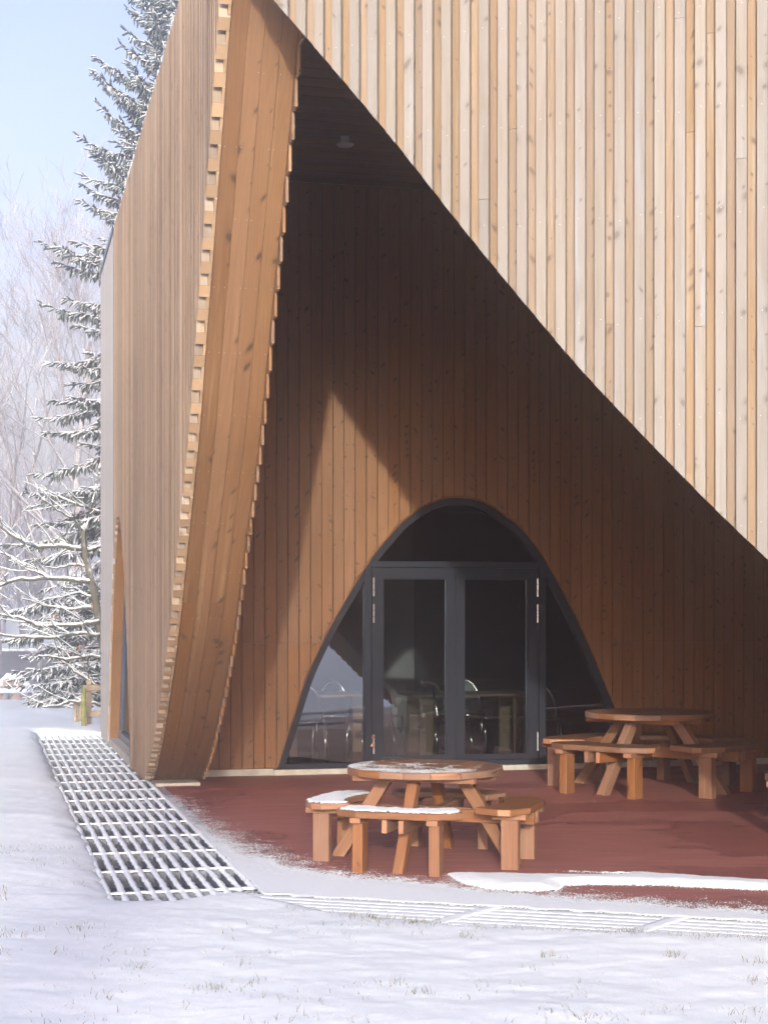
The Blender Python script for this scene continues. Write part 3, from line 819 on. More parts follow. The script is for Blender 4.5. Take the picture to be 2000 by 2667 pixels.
for k in range(len(au) - 1):
    tp.face([(t0[k][0], -.012, t0[k][1]), (t0[k + 1][0], -.012, t0[k + 1][1]), (t1[k + 1][0], -.012, t1[k + 1][1]), (t1[k][0], -.012, t1[k][1])], [(0, k * .05), (0, k * .05 + .05), (.012, k * .05 + .05), (.012, k * .05)])
    tp.face([(t1[k][0], -.012, t1[k][1]), (t1[k + 1][0], -.012, t1[k + 1][1]), (t1[k + 1][0], .06, t1[k + 1][1]), (t1[k][0], .06, t1[k][1])], [(0, k * .05), (0, k * .05 + .05), (.07, k * .05 + .05), (.07, k * .05)])
tp.build('arch_trim', M['porch'], door)
def fbox(name, x0, x1, z0, z1, y0, y1, mm, parent=door, bevel=.003):
    q = MB(); q.box(x0, x1, y0, y1, z0, z1, 'z' if z1 - z0 > x1 - x0 else 'x')
    return q.build(name, mm, parent, bevel=bevel)
fbox('mullion', 2.372, 2.448, .056, 2.30, .022, .115, M['frame'])
fbox('mullion', 4.310, 4.386, .056, 2.29, .022, .115, M['frame'])
fbox('transom', 2.450, 4.308, 2.178, 2.243, .020, .115, M['frame'])
fbox('threshold', 1.47, 5.33, .056, .112, .018, .12, M['frame'])
for x0, x1 in ((2.456, 3.369), (3.373, 4.302)):
    g0, g1 = (2.570, 3.277) if x0 < 3 else (3.466, 4.186)
    lf = MB()
    lf.box(x0, g0, .032, .10, .118, 2.172, 'z'); lf.box(g1, x1, .032, .10, .118, 2.172, 'z')
    lf.box(g0, g1, .032, .10, .118, .160, 'x'); lf.box(g0, g1, .032, .10, 2.060, 2.172, 'x')
    leaf = lf.build('door_leaf', M['frame'], door)
    bd = MB()
    for a_, b_, c0, c1 in ((g0, g0 + .012, .160, 2.06), (g1 - .012, g1, .160, 2.06), (g0 + .012, g1 - .012, .160, .172), (g0 + .012, g1 - .012, 2.048, 2.06)):
        bd.box(a_, b_, .045, .09, c0, c1, 'z')
    bd.build('glazing_bead', M['frame'], door)
    fbox('pane', g0 + .008, g1 - .008, .166, 2.054, .066, .072, M['glass'], door, 0)
for hx in (2.468, 4.291):
    for z0, z1 in ((1.868, 2.068), (1.585, 1.788), (.199, .406)):
        q = MB()
        for t in range(3):
            a_, b_ = z0 + (z1 - z0) * t / 3 + .002, z0 + (z1 - z0) * (t + 1) / 3 - .002
            q.tube([(hx, .016, a_), (hx, .016, b_)], .010, 10)
        q.build('hinge', M['steel'], door, smooth=False)
# fixed panes: lunette over the transom and the two flanks
def flank(lo, hi, z0, z1f):
    pts = [p for p in aoff(.06) if lo <= p[0] <= hi]
    return pts
top = [p for p in aoff(.06) if p[1] > 2.22]
q = MB(); q.face([(top[-1][0], .07, 2.215), (top[0][0], .07, 2.215)][::-1] + [(p[0], .07, p[1]) for p in top][::-1]); q.build('pane', M['glass'], door)
lf_ = [p for p in aoff(.06) if p[0] < 2.40 and p[1] > .09]
q = MB(); q.face([(2.40, .07, .09)] + [(2.40, .07, lf_[-1][1])] + [(p[0], .07, p[1]) for p in lf_][::-1]); q.build('pane', M['glass'], door)
rt_ = [p for p in aoff(.06) if p[0] > 4.36 and p[1] > .09]
q = MB(); q.face([(4.36, .07, .09)] + [(p[0], .07, p[1]) for p in rt_][::-1] + [(4.36, .07, rt_[0][1])]); q.build('pane', M['glass'], door)

# ---- ceiling of the porch, boards parallel to the back wall
def front_clip(v):
    p = BLC + Vector((-UB.y, UB.x, 0)) * v - COR
    return max(.6, (.50 - p.dot(NF)) / UB.dot(NF))
mb = MB()
for z in (CEIL + .02, CEIL + .06):
    mb.face([(front_clip(v), v, z) for v in np.linspace(0, -6.6, 40)] + [(11, -6.6, z), (11, 0, z)])
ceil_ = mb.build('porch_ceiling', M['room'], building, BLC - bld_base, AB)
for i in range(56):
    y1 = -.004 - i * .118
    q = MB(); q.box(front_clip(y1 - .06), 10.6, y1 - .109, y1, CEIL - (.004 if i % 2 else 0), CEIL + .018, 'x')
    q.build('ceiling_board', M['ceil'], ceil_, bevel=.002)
# roof slab, far parapet and the rest of the shell
rs = MB()
c1 = COR + UF * 0.3 + NF * .3; c2 = COR + UF * 12 + NF * .3; c3 = BLC + UB * 14 + UL * 8; c4 = COR + UL * 11.9 - NLo * .3
for z, fl_ in ((6.30, True), (6.42, False)):
    p = [(c.x - bld_base.x, c.y - bld_base.y, z) for c in (c1, c2, c3, c4)]
    rs.face(p[::-1] if fl_ else p)
rs.build('roof', M['cap'], building)
cp = MB()
for s0, s1 in ((9.6, 11.98),):
    P = [COR + UL * s0 + NLo * .012 - bld_base, COR + UL * s1 + NLo * .012 - bld_base, COR + UL * s1 - NLo * .3 - bld_base, COR + UL * s0 - NLo * .3 - bld_base]
    z0, z1 = roof(s0), roof(s1)
    cp.face([(P[0].x, P[0].y, z0 - .05), (P[1].x, P[1].y, z1 - .05), (P[1].x, P[1].y, z1 + .03), (P[0].x, P[0].y, z0 + .03)])
    cp.face([(P[0].x, P[0].y, z0 + .03), (P[1].x, P[1].y, z1 + .03), (P[2].x, P[2].y, z1 + .03), (P[3].x, P[3].y, z0 + .03)])
cp.build('parapet_cap', M['cap'], building)
# snow lying on the parapet
sn = MB()
pts, rad = [], []
for i in range(230):
    s = .0 + i * 11.9 / 229
    p = COR + UL * s - NLo * .03 - bld_base
    pts.append((p.x + random.uniform(-.006, .006), p.y, roof(s) + .008 + random.uniform(-.008, .012))); rad.append(.026 + random.uniform(-.012, .012))
sn.tube(pts, rad, 6)
tag(sn.build('parapet_snow', M['snow'], building, smooth=True), kind='stuff')
# end wall of the porch far to the right, hall behind the back wall
ew = MB(); ew.box(9.6, 9.8, -6.5, .0, 0, CEIL, 'z'); ew.build('porch_end_wall', M['porch'], building, BLC - bld_base, AB)
hl = MB()
hl.face([(.15, .13, .035), (9.5, .13, .035), (9.5, 6.5, .035), (.15, 6.5, .035)], mi=1)
hl.face([(.3, 6.5, 0), (9.5, 6.5, 0), (9.5, 6.5, 3.2), (.3, 6.5, 3.2)])
hl.face([(9.5, 6.5, 0), (9.5, .2, 0), (9.5, .2, 3.2), (9.5, 6.5, 3.2)])
hl.face([(.3, .2, 3.2), (.3, 6.5, 3.2), (9.5, 6.5, 3.2), (9.5, .2, 3.2)])
hl.face([(.3, .2, 2.95), (9.5, .2, 2.95), (9.5, .2, 3.2), (.3, .2, 3.2)])
hl.build('hall', [M['room'], M['roomfloor']], building, BLC - bld_base, AB)
# far end and rear of the building (closed shell)
be = MB()
r1 = COR + UL * 11.97 - NLo * .02 - bld_base; r2 = c3 - bld_base; r3 = COR + UF * 12 + NF * .3 - bld_base
be.face([(r1.x, r1.y, 0), (r2.x, r2.y, 0), (r2.x, r2.y, 6.35), (r1.x, r1.y, 6.35)][::-1])
be.face([(r2.x, r2.y, 0), (r3.x, r3.y, 0), (r3.x, r3.y, 6.35), (r2.x, r2.y, 6.35)][::-1])
be.build('rear_wall', M['grey'], building)

# nail heads on front battens and reveal boards
nl = MB()
def nail(p, nrm, r=.0042):
    p = Vector(p); nrm = Vector(nrm).normalized(); x = nrm.cross(Vector((.3, .2, .9))).normalized(); y = nrm.cross(x)
    nl.face([tuple(p + nrm * .0022 + (x * math.cos(t) + y * math.sin(t)) * r) for t in [k * math.pi / 3 for k in range(6)]])
for i in range(30):
    a = .012 + i * PF + .032
    z = 2.2 + (i % 3) * .02
    while z < FT:
        if z > fcut(a) + .06: nail((a + random.uniform(-.01, .01), 0 - .002, z + random.uniform(-.015, .015)), (0, -1, 0), .0034)
        z += .62
tag(nl.build('nail_heads', M['nail'], front), kind='stuff')
nl = MB()
pts = np.stack([lcx, lcy], 1); tg = np.gradient(pts, axis=0); tg /= np.linalg.norm(tg, axis=1)[:, None]
ln = np.concatenate([[0], np.cumsum(np.linalg.norm(np.diff(pts, axis=0), axis=1))])
for k in range(4):
    for e in (.018, .096):
        t = .3
        while t < ln[-1] - .1:
            px, pz = np.interp(t, ln, pts[:, 0]), np.interp(t, ln, pts[:, 1]); nx, nz = np.interp(t, ln, tg[:, 1]), -np.interp(t, ln, tg[:, 0])
            nx, nz = nx, nz
            nail((px + nx * .0 + random.uniform(-.008, .008), -.092 - k * .1168 - e, pz), (nx, 0, nz), .0036)
            t += .52
tag(nl.build('nail_heads', M['nail'], side), kind='stuff')

# ------------------------------------------------------------------ gratings
def lump_strip(P0, P1, w, h, n, z0, jit=.25, seed=0):
    """snow lying along a bar: half-round ridge with ragged edges -> verts, faces"""
    d = (P1 - P0); L = d.length; d = d / L; x = Vector((-d.y, d.x, 0))
    V, F = [], []
    prof = [(-.5, 0.0), (-.47, .45), (-.25, .9), (0, 1.0), (.25, .9), (.47, .45), (.5, 0.0)]
    for i in range(n + 1):
        t = i / n
        c = P0 + d * (L * t)
        wl = w * (1 + jit * (random.random() - .5) * 2); hh = h * (1 + jit * (random.random() - .5) * 2)
        sh = (random.random() - .5) * w * jit * .6
        for a, b_ in prof:
            p = c + x * (a * wl + sh)
            V.append((p.x, p.y, z0 + b_ * hh - (.004 if b_ == 0 else 0)))
    m_ = len(prof)
    for i in range(n):
        for k in range(m_ - 1):
            F.append((i * m_ + k, i * m_ + k + 1, (i + 1) * m_ + k + 1, (i + 1) * m_ + k))
    return V, F
def flip(F): return [f[::-1] for f in F]

class NB:
    def __init__(self): self.V = []; self.F = []
    def add(self, V, F):
        b_ = len(self.V); self.V.extend(V); self.F.extend([tuple(i + b_ for i in f) for f in F])
    def build(self, name, mm, parent=None, smooth=True):
        me = np_mesh(name, np.array(self.V), np.array(self.F), [mm], smooth=smooth)
        return place(name, me, parent)

# beside the side wall
gr = empty('steel_grate', COR + UL * 5 + NLo * .4); tag(gr, 'galvanised bar grating dusted with snow over the light well beside the side wall', 'grate', 'snowy bar gratings')
gb = gr.location
sn = NB()
GB = [-0.06 + .0875 * i for i in range(11)]
for o in GB:
    s0 = -.95 - .48 * (o + .06) / .87; s1 = 12.35
    a = COR + UL * s0 + NLo * o - gb; b_ = COR + UL * s1 + NLo * o - gb
    q = MB(); q.beam((a.x, a.y, -.026), (b_.x, b_.y, -.026), .012, .05, mi=0); q.build('bar', M['galv'], gr)
    V, F = lump_strip(Vector((a.x, a.y, 0)), Vector((b_.x, b_.y, 0)), .034, .014, 420, .0, .34)
    sn.add(V, flip(F))
gy0 = -.86
for i in range(16):
    s = gy0 + i * .845
    a = COR + UL * s + NLo * GB[0] - gb; b_ = COR + UL * s + NLo * GB[-1] - gb
    q = MB(); q.beam((a.x, a.y, -.052), (b_.x, b_.y, -.052), .03, .092); q.build('crossbar', M['galv'], gr)
    V, F = lump_strip(Vector((a.x, a.y, 0)), Vector((b_.x, b_.y, 0)), .052, .007, 60, .006, .32)
    sn.add(V, flip(F))
tag(sn.build('snow', M['snowc'], gr), kind='stuff')
# along the front
gf = empty('steel_grate', COR + UF * 3 - NF * 1.2); tag(gf, 'bar grating buried under ribbed snow in front of the porch floor', 'grate', 'snowy bar gratings')
gb = gf.location
sn = NB()
for i in range(9):
    o = .93 + i * .098
    a = COR + UF * (.42 + i * .11) - NF * o - gb; b_ = COR + UF * 6.5 - NF * o - gb
    q = MB(); q.beam((a.x, a.y, -.026), (b_.x, b_.y, -.026), .012, .05); q.build('bar', M['galv'], gf)
    V, F = lump_strip(Vector((a.x, a.y, 0)), Vector((b_.x, b_.y, 0)), .095, .0020, 420, -.002, .10)
    sn.add(V, flip(F))
for i in range(5):
    u = 1.75 + i * 1.05
    a = COR + UF * (u + .28) - NF * .86 - gb; b_ = COR + UF * (u - .02) - NF * 1.75 - gb
    q = MB(); q.beam((a.x, a.y, -.052), (b_.x, b_.y, -.052), .03, .092); q.build('crossbar', M['galv'], gf)
    V, F = lump_strip(Vector((a.x, a.y, 0)), Vector((b_.x, b_.y, 0)), .10, .004, 50, .001, .2)
    sn.add(V, flip(F))
g4 = [COR + UF * .30 - NF * .87 - gb, COR + UF * .30 - NF * 1.85 - gb, COR + UF * 6.4 - NF * 1.85 - gb, COR + UF * 6.4 - NF * .87 - gb]
nx_, ny_ = 900, 60
a_ = np.linspace(.30, 6.4, nx_); b2 = np.linspace(.845, 1.85, ny_)
A2, B2 = np.meshgrid(a_, b2, indexing='ij')
px_ = COR.x + UF.x * A2 - NF.x * B2 - gb.x; py_ = COR.y + UF.y * A2 - NF.y * B2 - gb.y
zz_ = -.0045 + .006 * fbm(A2 * 7, B2 * 30, 77, 3) - .03 * np.clip(fbm(A2 * 3.5, B2 * 9, 79, 3) - .34, 0, 1)
tag(place('snow_bed', np_mesh('snow_bed', np.stack([px_, py_, zz_], -1).reshape(-1, 3), grid_faces(nx_, ny_)[:, ::-1], [M['snowc']]), gf), kind='stuff')
tag(sn.build('snow', M['snowc'], gf), kind='stuff')

# ------------------------------------------------------------------ snow blown on to the porch floor
def snow_sheet(name, x0, x1, y0, y1, step, field, thick, mm, parent=None, z=0.003, loc=(0, 0, 0), rotz=0):
    xs = np.arange(x0, x1, step); ys = np.arange(y0, y1, step)
    Xs, Ys = np.meshgrid(xs, ys, indexing='ij')
    Fd = field(Xs, Ys)
    Zs = z + thick(Xs, Ys, Fd)
    F = grid_faces(len(xs), len(ys))
    ok = Fd.ravel() > 0
    keep = ok[F].sum(1) >= 3
    F = F[keep]
    used = np.unique(F); mp = np.full(Xs.size, -1); mp[used] = np.arange(len(used))
    Zr = np.where(ok, Zs.ravel(), z - .004)
    V = np.stack([Xs.ravel(), Ys.ravel(), Zr], -1)[used]
    me = np_mesh(name, V, mp[F], [mm])
    return place(name, me, parent, loc, rotz)
EDGE = np.array([(-2.2, 15.6), (-1.88, 14.69), (-1.60, 13.8), (-1.31, 12.83), (-0.97, 11.80), (-0.64, 11.03), (-0.30, 10.62), (0.0, 10.40), (.357, 10.23), (.80, 9.95), (1.24, 9.69), (2.16, 9.30), (4.2, 8.45), (8, 6.9)])
def drift(Xs, Ys, want_d=False):
    e = np.interp(Xs, EDGE[:, 0], EDGE[:, 1])
    slope = np.interp(Xs, EDGE[:, 0], np.gradient(EDGE[:, 1], EDGE[:, 0]))
    d = (e - Ys) / np.sqrt(1 + slope ** 2)                     # metres inside the snow
    d = d + .10 * fbm(Xs * 1.6, Ys * 1.6, 41, 3)
    # stays on the floor: inside of kerb line
    on = (Xs - q1.x) * NF.x + (Ys - q1.y) * NF.y
    onl = -((Xs - COR.x) * NLo.x + (Ys - COR.y) * NLo.y)
    sp = fbm(Xs * 60, Ys * 60, 51, 3) * .55 + fbm(Xs * 14, Ys * 14, 55, 2) * .3
    v = np.clip((d - .10) / .22, -1, 1.6) + sp
    v = np.where(d < -.02, -1, v)
    v = np.minimum(v, (on + .05 + .06 * fbm(Xs * 9, Ys * 9, 58, 3)) / .03)
    ok = (on > -.11) & (onl > .072)
    if want_d: return np.where(ok, d, -9)
    return np.where(ok, v, -1)
sc = snow_sheet('snow_cover', -2.3, 3.2, 8.4, 15.2, .009, drift, lambda a, b_, f_: np.clip(f_, 0, 1) * .006 + .002, M['snowc'])
tag(sc, 'thin wind blown snow on the open edge of the red floor', 'snow', kind='stuff')
gn = RNG.uniform([-2.3, 8.4], [3.2, 15.2], (1500000, 2))
gd = drift(gn[:, 0], gn[:, 1], True)
clump = fbm(gn[:, 0] * 12, gn[:, 1] * 12, 57, 3)
keepg = (gd > -.30) & (gd < .34) & (RNG.random(len(gn)) < np.clip((gd + .26 + .22 * clump) / .42, 0, 1) ** 2.2 * .85)
gn = gn[keepg]
ng_ = len(gn); sz_ = RNG.uniform(.0022, .0055, ng_); an_ = RNG.uniform(0, 6.28, ng_)
Vg = np.zeros((ng_, 4, 3))
for k in range(4):
    a = an_ + k * math.pi / 2 + RNG.uniform(-.4, .4, ng_)
    Vg[:, k, 0] = gn[:, 0] + np.cos(a) * sz_ * RNG.uniform(.7, 1.2, ng_); Vg[:, k, 1] = gn[:, 1] + np.sin(a) * sz_ * RNG.uniform(.7, 1.2, ng_); Vg[:, k, 2] = .0035 + RNG.uniform(0, .0035, ng_)
sg = place('snow_grains', np_mesh('snow_grains', Vg.reshape(-1, 3), np.arange(ng_ * 4).reshape(-1, 4), [M['snow']], smooth=False))
tag(sg, 'loose snow grains scattered along the edge of the thin snow', 'snow', kind='stuff')

T1 = [(.40, 10.56), (.52, 10.55), (.85, 10.47), (1.15, 10.43), (1.32, 10.44), (1.46, 10.50), (1.2, 10.62), (1.55, 10.54), (2.0, 10.38), (2.38, 10.26), (3.2, 9.95), (3.2, 9.66), (2.31, 9.94), (1.75, 10.05), (1.25, 10.06), (1.14, 10.0), (1.0, 9.86), (.75, 9.85), (.55, 9.97), (.44, 10.15)]
T1 = [(.40, 10.54), (.55, 10.56), (.9, 10.50), (1.30, 10.47), (1.50, 10.49), (1.56, 10.56), (1.2, 10.66), (1.62, 10.58), (2.0, 10.42), (2.38, 10.26), (3.2, 9.95), (3.2, 9.64), (2.31, 9.92), (1.75, 10.08), (1.24, 10.13), (1.10, 10.08), (1.05, 9.92), (.82, 9.88), (.62, 9.98), (.48, 10.20)]
def tong(Xs, Ys):
    return -poly_sd(Xs, Ys, T1) + .012 * fbm(Xs * 9, Ys * 9, 61, 3) + .01 * fbm(Xs * 50, Ys * 50, 63, 2)
sc2 = snow_sheet('snow_cover', 0.3, 3.2, 9.5, 10.75, .0055, tong, lambda a, b_, f_: .034 * np.sqrt(np.clip(f_ / .13, 0, 1)) + .004 * fbm(a * 12, b_ * 12, 65, 2), M['snow'])
tgp = RNG.uniform([.3, 9.5], [3.2, 10.75], (160000, 2))
td = -poly_sd(tgp[:, 0], tgp[:, 1], T1)
tk_ = (td < .01) & (RNG.random(len(tgp)) < np.exp(np.minimum(td, 0) / .022) * .30)
TGP = tgp[tk_]
tag(sc2, 'thick tongue of smooth snow lying on the red floor in front of the round table', 'snow', kind='stuff')

# ------------------------------------------------------------------ round picnic tables
def make_table(name, loc, rotz, D, H, BH, RR, SEP, blen, label, group, seedv=0, snow=False):
    random.seed(seedv)
    t = empty(name, loc, rotz); tag(t, label, 'picnic table', group)
    k = D / 1.06
    th = .046 * k
    rad = D / 2
    MT = [M['table'], M['table_end']]
    # round top of six planks
    npl = 6; pw = D / npl
    for i in range(npl):
        x0 = -rad + i * pw + .0012; x1 = -rad + (i + 1) * pw - .0012
        xs = np.linspace(max(x0, -rad + .002), min(x1, rad - .002), 9)
        up = [(x, math.sqrt(max(0, rad ** 2 - x ** 2))) for x in xs]
        poly = [(x, -y) for x, y in up] + [(x, y) for x, y in up[::-1]]
        if i in (0, ): pass
        q = MB()
        q.face([(x, y, H) for x, y in poly], [(x, y) for x, y in poly])
        q.face([(x, y, H - th) for x, y in poly[::-1]], [(x, y) for x, y in poly[::-1]])
        for a, b_ in zip(poly, poly[1:] + poly[:1]):
            edge_end = abs(a[0] - b_[0]) > 1e-5
            q.face([(a[0], a[1], H - th), (b_[0], b_[1], H - th), (b_[0], b_[1], H), (a[0], a[1], H)], [(H - th, a[0]), (H - th, b_[0]), (H, b_[0]), (H, a[0])], 0)
        q.build('top_plank', MT, t, bevel=.003)
    # battens below the top
    for a in (-.52, .0, .52):
        ll = math.sqrt(1 - a * a) * rad * .93
        q = MB(); q.beam((-ll, a * rad, H - th - .019 * k), (ll, a * rad, H - th - .019 * k), .075 * k, .036 * k, mi=0, mi_end=1); q.build('top_batten', MT, t, bevel=.003)
    # cross beams in pairs, two ways
    bz = BH - .045 * k - .047 * k
    bl = RR + .12 * k
    for s in (-1, 1):
        q = MB(); q.beam((s * .055 * k, -bl, bz), (s * .055 * k, bl, bz), .036 * k, .085 * k, mi=0, mi_end=1); q.build('cross_beam', MT, t, bevel=.003)
        q = MB(); q.beam((-bl, s * .055 * k, bz + .002), (bl, s * .055 * k, bz + .002), .036 * k, .085 * k, mi=0, mi_end=1); q.build('cross_beam', MT, t, bevel=.003)
    th_b = .044 * k
    for i in range(4):
        ang = i * math.pi / 2 - math.pi / 2
        ca, sa = math.cos(ang), math.sin(ang)
        def w(r, tt, z): return (r * ca - tt * sa, r * sa + tt * ca, z)
        # splayed leg from the top out to the ground
        q = MB(); q.beam(w(rad * .50, 0, H - th - .03 * k), w(RR * .97, 0, -.02), .070 * k, .085 * k, up=(ca, sa, 0), mi=0, mi_end=1)
        lg = q.build('splayed_leg', MT, t, bevel=.004)
        # seat: curved inside, straight outside with clipped corners
        half = blen / 2
        rin = rad * .98 + .02
        ro = RR + .13 * k
        c45 = half * .60
        outer = [(ro - .10 * k, half), (ro, c45), (ro, -c45), (ro - .10 * k, -half)]
        inner = []
        amax = math.atan2(half - .02, rin * .93)
        for j in range(11):
            aa = -amax + 2 * amax * j / 10
            inner.append((rin * math.cos(aa), rin * math.sin(aa)))
        e0 = [(inner[0][0] - .0, -half - .02 * k), ]
        poly = outer + [(ro - .18 * k, -half - .02 * k)] + [(max(p[0], .0), p[1]) for p in inner] + [(ro - .18 * k, half + .02 * k)]
        P = [w(p[0], p[1], 0) for p in poly]
        q = MB()
        q.face([(p[0], p[1], BH) for p in P][::-1], [(a[0], a[1]) for a in poly][::-1])
        q.face([(p[0], p[1], BH - th_b) for p in P], [(a[0], a[1]) for a in poly])
        for (a, b_), (u0, u1) in zip(zip(P, P[1:] + P[:1]), zip(poly, poly[1:] + poly[:1])):
            endf = abs(u0[1] - u1[1]) < .5 * abs(u0[0] - u1[0])
            q.face([(a[0], a[1], BH - th_b), (a[0], a[1], BH), (b_[0], b_[1], BH), (b_[0], b_[1], BH - th_b)], [(0, u0[1]), (th_b, u0[1]), (th_b, u1[1]), (0, u1[1])], 1 if endf else 0)
        st = q.build('seat', MT, t, bevel=.004)
        if snow and i in (0, 3):
            SN.append((poly, ang))
        # bearers under the seat, posts to the ground
        for s in (-1, 1):
            q = MB(); q.beam(w(RR - .115 * k, s * SEP / 2, BH - th_b - .018 * k), w(RR + .11 * k, s * SEP / 2, BH - th_b - .018 * k), .075 * k, .036 * k, mi=0, mi_end=1); q.build('seat_bearer', MT, t, bevel=.003)
            q = MB(); a = w(RR, s * SEP / 2, -.004); q.beam(a, (a[0], a[1], BH - th_b - .037 * k), .07 * k, .115 * k, up=(ca, sa, 0), mi=0, mi_end=1); q.build('post', MT, t, bevel=.004)
    random.seed(99)
    return t
SN = []
TBL = 'round picnic tables on the red floor'
T1R = R(-17.1)
t1 = make_table('round_picnic_table', (.28, 11.22, 0), T1R, 1.06, .636, .405, .65, .51, .80, 'low round orange picnic table with snow on two benches, nearest the lawn', TBL, 5, True)
t2 = make_table('round_picnic_table', (2.555, 15.86, 0), R(-41.5), 1.24, .74, .468, .845, .75, 1.06, 'larger snowless round picnic table standing against the back wall by the right doors', TBL, 8)
t3 = make_table('round_picnic_table', (3.92, 12.42, 0), R(-20), 1.24, .74, .468, .845, .75, 1.06, 'round picnic table cut off by the right edge with only a bench end in view', TBL, 12)
# snow on the near table
for poly, ang in SN:
    pl_ = [(a, b_) for a, b_ in poly]
    fld = lambda Xs, Ys, p=pl_: -poly_sd(Xs, Ys, p) - .008 + .026 * fbm(Xs * 26, Ys * 26, 71, 3)
    xs = [p[0] for p in pl_]; ys = [p[1] for p in pl_]
    o = snow_sheet('snow', min(xs), max(xs), min(ys), max(ys), .007, fld, lambda a, b_, f_: .011 * np.sqrt(np.clip(f_ / .035, 0, 1)) + .007 * fbm(a * 30, b_ * 30, 73, 3), M['snowc'], t1, z=.405, rotz=ang)
    tag(o, kind='stuff')
def scatter_grains(name, P, z, lo, hi, mm, parent=None):
    n_ = len(P); sz_ = RNG.uniform(lo, hi, n_); an_ = RNG.uniform(0, 6.28, n_)
    Vv = np.zeros((n_, 4, 3))
    for k in range(4):
        a = an_ + k * math.pi / 2 + RNG.uniform(-.4, .4, n_)
        Vv[:, k, 0] = P[:, 0] + np.cos(a) * sz_; Vv[:, k, 1] = P[:, 1] + np.sin(a) * sz_; Vv[:, k, 2] = z + RNG.uniform(.0005, .004, n_)
    return place(name, np_mesh(name, Vv.reshape(-1, 3), np.arange(n_ * 4).reshape(-1, 4), [mm], smooth=False), parent)
tag(scatter_grains('snow_grains', TGP, .003, .002, .005, M['snow']), 'loose snow crumbs round the thick tongue of snow', 'snow', kind='stuff')
pg = RNG.uniform(-.53, .53, (90000, 2))
cg, sg_ = math.cos(T1R), math.sin(T1R)
wx, wy = pg[:, 0] * cg - pg[:, 1] * sg_, pg[:, 0] * sg_ + pg[:, 1] * cg
dens_ = np.clip((-.62 * wy - .60 * wx + .10) * 1.5 + .8 * fbm(pg[:, 0] * 11, pg[:, 1] * 11, 83, 3), 0, 1) ** 1.6
okp = (np.hypot(pg[:, 0], pg[:, 1]) < .522) & (RNG.random(len(pg)) < dens_ * .75)
tag(scatter_grains('frost', pg[okp], .636, .0016, .0042, M['snow'], t1), kind='stuff')

# ------------------------------------------------------------------ ceiling lamp
lm = empty('ceiling_lamp', (-.37, 15.62, CEIL)); tag(lm, 'small unlit round grey lamp under the dark porch ceiling', 'lamp')
q = MB(); q.box(-.04, .04, -.04, .04, -.055, -.003, 'z'); q.build('lamp_base', M['lamp'], lm, bevel=.004)
q = MB()
prof = [(.0, -.098), (.04, -.096), (.070, -.088), (.088, -.076), (.070, -.066), (.0, -.0555)]
for (r0, z0), (r1, z1) in zip(prof[:-1], prof[1:]):
    for k in range(20):
        a, b_ = 2 * math.pi * k / 20, 2 * math.pi * (k + 1) / 20
        f4 = [(r0 * math.cos(a), r0 * math.sin(a), z0), (r0 * math.cos(b_), r0 * math.sin(b_), z0), (r1 * math.cos(b_), r1 * math.sin(b_), z1), (r1 * math.cos(a), r1 * math.sin(a), z1)]
        if r0 == 0: f4 = f4[1:]
        elif r1 == 0: f4 = f4[:3]
        q.face(f4)
q.build('lamp_disc', M['lamp'], lm, smooth=True, weld=True)

# ------------------------------------------------------------------ inside the hall
def inb(u, v, z=0): 
    p = BLC + UB * u - NLo * 0 + Vector((-UB.y, UB.x, 0)) * v
    return (p.x, p.y, z)
def make_chair(u, v, rz, label):
    c = empty('shell_chair', inb(u, v, .035), AB + rz); tag(c, label, 'chair', 'chairs inside the hall')
    for sx in (-1, 1):
        for sy in (-1, 1):
            q = MB(); q.tube([(sx * .19, sy * .17, .43), (sx * .215, sy * .22, .0)], .011, 8); q.build('leg', M['chrome'], c, smooth=True)
    q = MB(); q.tube([(.19 * math.cos(a), .17 * math.sin(a) * 1.05, .425) for a in np.linspace(0, 2 * math.pi, 17)], .011, 6); q.build('seat_ring', M['chrome'], c, smooth=True)
    q = MB()
    n_ = 16
    ring = [(.2 * math.cos(t), .2 * math.sin(t), .445) for t in np.linspace(0, 2 * math.pi, n_, endpoint=False)]
    q.face(ring); q.face([(x, y, .43) for x, y, z in ring][::-1])
    for a, b_ in zip(ring, ring[1:] + ring[:1]): q.face([(a[0], a[1], .43), (b_[0], b_[1], .43), b_, a])
    q.build('seat', M['black'], c)
    hoop = [(.18 * math.cos(t), .18 + .05 * math.sin(t), .47 + .36 * math.sin(t)) for t in np.linspace(-.1, math.pi + .1, 19)]
    q = MB(); q.tube(hoop, .011, 8); q.build('back_hoop', M['chrome'], c, smooth=True)
    q = MB(); hb = [(x * .93, y - .004, .47 + (z - .47) * .95) for x, y, z in hoop]
    q.face(hb); q.face([(x, y + .012, z) for x, y, z in hb][::-1])
    q.build('back', M['black'], c)
for i, (u, v, rz, lb) in enumerate([
        (2.05, 1.5, 2.9, 'chrome hoop back chair behind the left side pane'),
        (2.72, 1.25, 3.4, 'black hoop back chair nearest the left door glass'),
        (3.1, 2.3, .2, 'hoop back chair across the table behind the left door'),
        (2.55, 2.6, -.3, 'hoop back chair deepest behind the left door'),
        (3.62, 1.0, 1.35, 'side-on hoop back chair close behind the right door'),
        (3.75, 2.2, .1, 'hoop back chair deep behind the right door centre'),
        (4.2, 2.4, -.2, 'hoop back chair deep at the right edge of the right door'),
        (4.75, 1.2, 2.7, 'hoop back chair behind the right side pane')]):
    make_chair(u, v, rz, lb)
